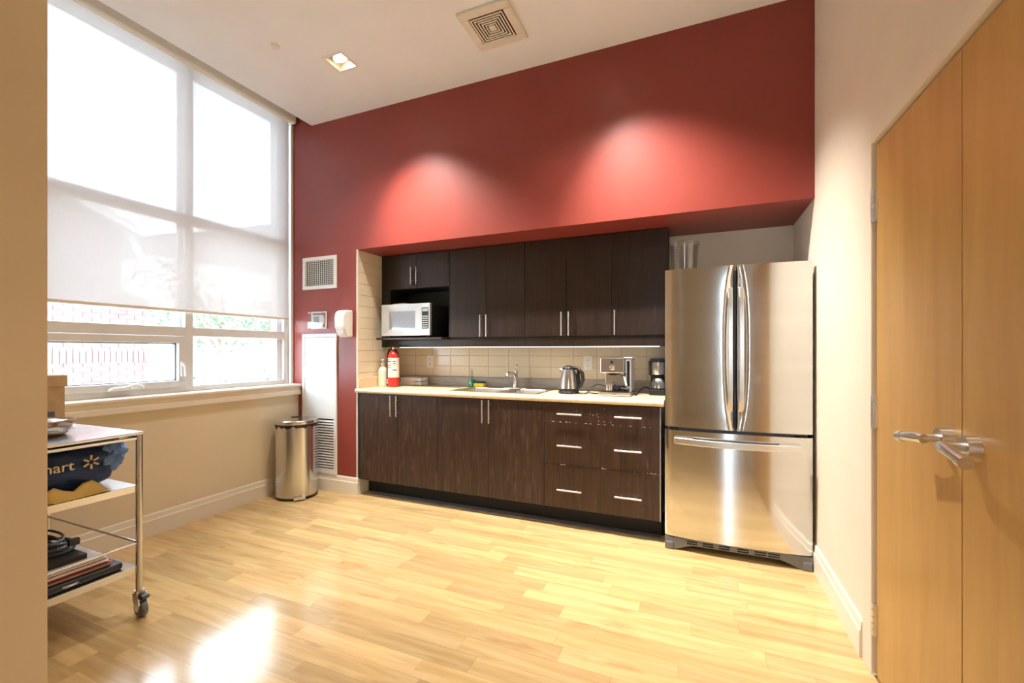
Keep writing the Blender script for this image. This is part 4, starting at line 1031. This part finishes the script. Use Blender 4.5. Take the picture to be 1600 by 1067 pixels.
MB().prism([(4.10, 3.22), (4.20, 3.22), (4.42, 2.75), (4.34, 2.72)], 'X', BX-.05, BX+.05).build('downpipe', 'bwhite', h)
# fence
FXX = -11.5
f_ = thing('wooden_fence', 'weathered board fence across the yard behind the right panes', 'fence', (FXX, 8, GZ))
yy = 5.6; k = 0; pk = None
while yy < 11.2:
    if pk is None: pk = box(FXX, FXX+.022, yy, yy+.128, GZ+.02, 1.14).build('picket', 'fence', f_); ref = yy
    else:
        o = pk.copy(); C.objects.link(o); o.parent = f_; o.location = (0, yy-ref, 0)
    yy += .172
for yy in (5.5, 7.4, 9.3, 11.2): box(FXX-.06, FXX+.04, yy-.05, yy+.05, GZ, 1.40).build('post', 'fence', f_)
for z0, z1 in ((1.14, 1.18), (1.27, 1.32), (.10, .16)): box(FXX-.03, FXX+.03, 5.5, 11.2, z0, z1).build('rail', 'fence', f_)
yy = 5.62
m = MB()
while yy < 11.1: m.box(FXX-.008, FXX+.008, yy, yy+.02, 1.18, 1.27); yy += .075
o = m.build('lattice', 'fence', f_); o['kind'] = 'stuff'
# far grey house
h2 = thing('far_house', 'pale grey house with shallow roof beyond the fence', 'house', (-22, 17, GZ))
box(-27, -22, 12.0, 26, GZ, 5.6).build('wall', 'bwhite', h2)
MB().prism([(11.6, 5.55), (26.5, 5.55), (26.5, 9.6), (20.5, 9.45), (13.4, 6.85), (11.6, 6.3)], 'X', -27.4, -21.6).build('roof', 'roofgrey', h2)
for wy in (14.0, 17.0, 20.0):
    fw = box(-22.0, -21.95, wy, wy+1.1, 2.6, 4.1).build('window', 'bwhite', h2); box(-21.952, -21.94, wy+.08, wy+1.02, 2.68, 4.02).build('pane', 'mwglass', fw)
def tree(x, y, hgt, spread, label, seed, nleaf=900):
    rnd = random.Random(seed)
    t = thing('garden_tree', label, 'tree', (x, y, GZ), group='trees beyond the fence')
    m = MB(); m.tube([(x, y, GZ), (x+.03, y, GZ+hgt*.3), (x-.02, y+.05, GZ+hgt*.55)], [.14, .11, .07], 10); tips = []
    for k in range(9):
        a = rnd.uniform(0, 2*PI); z0 = GZ+hgt*rnd.uniform(.28, .55); rr_ = spread*rnd.uniform(.5, 1)
        e = Vector((x+rr_*math.cos(a), y+rr_*math.sin(a), z0+hgt*rnd.uniform(.15, .4)))
        mid = Vector((x, y, z0)).lerp(e, .5)+Vector((0, 0, .08)); m.tube([(x, y, z0), mid, e], [.055, .035, .015], 7); tips += [mid, e, e]
    m.build('trunk', 'bark', t, smooth=True)
    l = MB()
    for k in range(nleaf):
        c = rnd.choice(tips)+Vector((rnd.gauss(0, .38), rnd.gauss(0, .38), rnd.gauss(0, .30))); s = rnd.uniform(.05, .11)
        u = Vector((rnd.gauss(0, 1), rnd.gauss(0, 1), rnd.gauss(0, 1))).normalized(); v_ = u.orthogonal().normalized()
        l.poly([c-u*s, c+v_*s*.5, c+u*s, c-v_*s*.5])
    o = l.build('crown', 'leaf', t); o['kind'] = 'stuff'
tree(-14.0, 9.4, 4.6, 1.7, 'leafy tree behind the fence in the right panes', 3)
tree(-18.5, 8.2, 5.2, 1.9, 'leafy tree beside the brick house behind the fence', 5)
tree(-18.5, 14.6, 5.0, 1.8, 'leafy tree in front of the far grey house', 8)
for k, (y, s) in enumerate(((6.5, .30), (7.6, .42), (8.7, .34), (9.8, .40), (10.9, .30))):
    rnd = random.Random(40+k); l = MB()
    for q in range(220):
        c = Vector((FXX+.55+max(-.3, min(.3, rnd.gauss(0, .14))), y+max(-.40, min(.40, rnd.gauss(0, .24))), GZ+abs(rnd.gauss(.25, .30)))); ss = rnd.uniform(.04, .08)
        u = Vector((rnd.gauss(0, 1), rnd.gauss(0, 1), rnd.gauss(.5, 1))).normalized(); v_ = u.orthogonal().normalized(); l.poly([c-u*ss, c+v_*ss*.5, c+u*ss, c-v_*ss*.5])
    for q in range(5): l.tube([(FXX+.45, y+(q-2)*.1, GZ), (FXX+.45, y+(q-2)*.14, GZ+.5)], .008, 5)
    lbl = ('leftmost', 'second', 'middle', 'fourth', 'rightmost')[k]
    tag(l.build('fence_shrub', 'leaf'), '%s of the five low green shrubs at the foot of the fence' % lbl if k not in (1, 3) else '%s from the left of the five low green shrubs at the fence foot' % lbl, 'shrub', 'low shrubs along the fence')
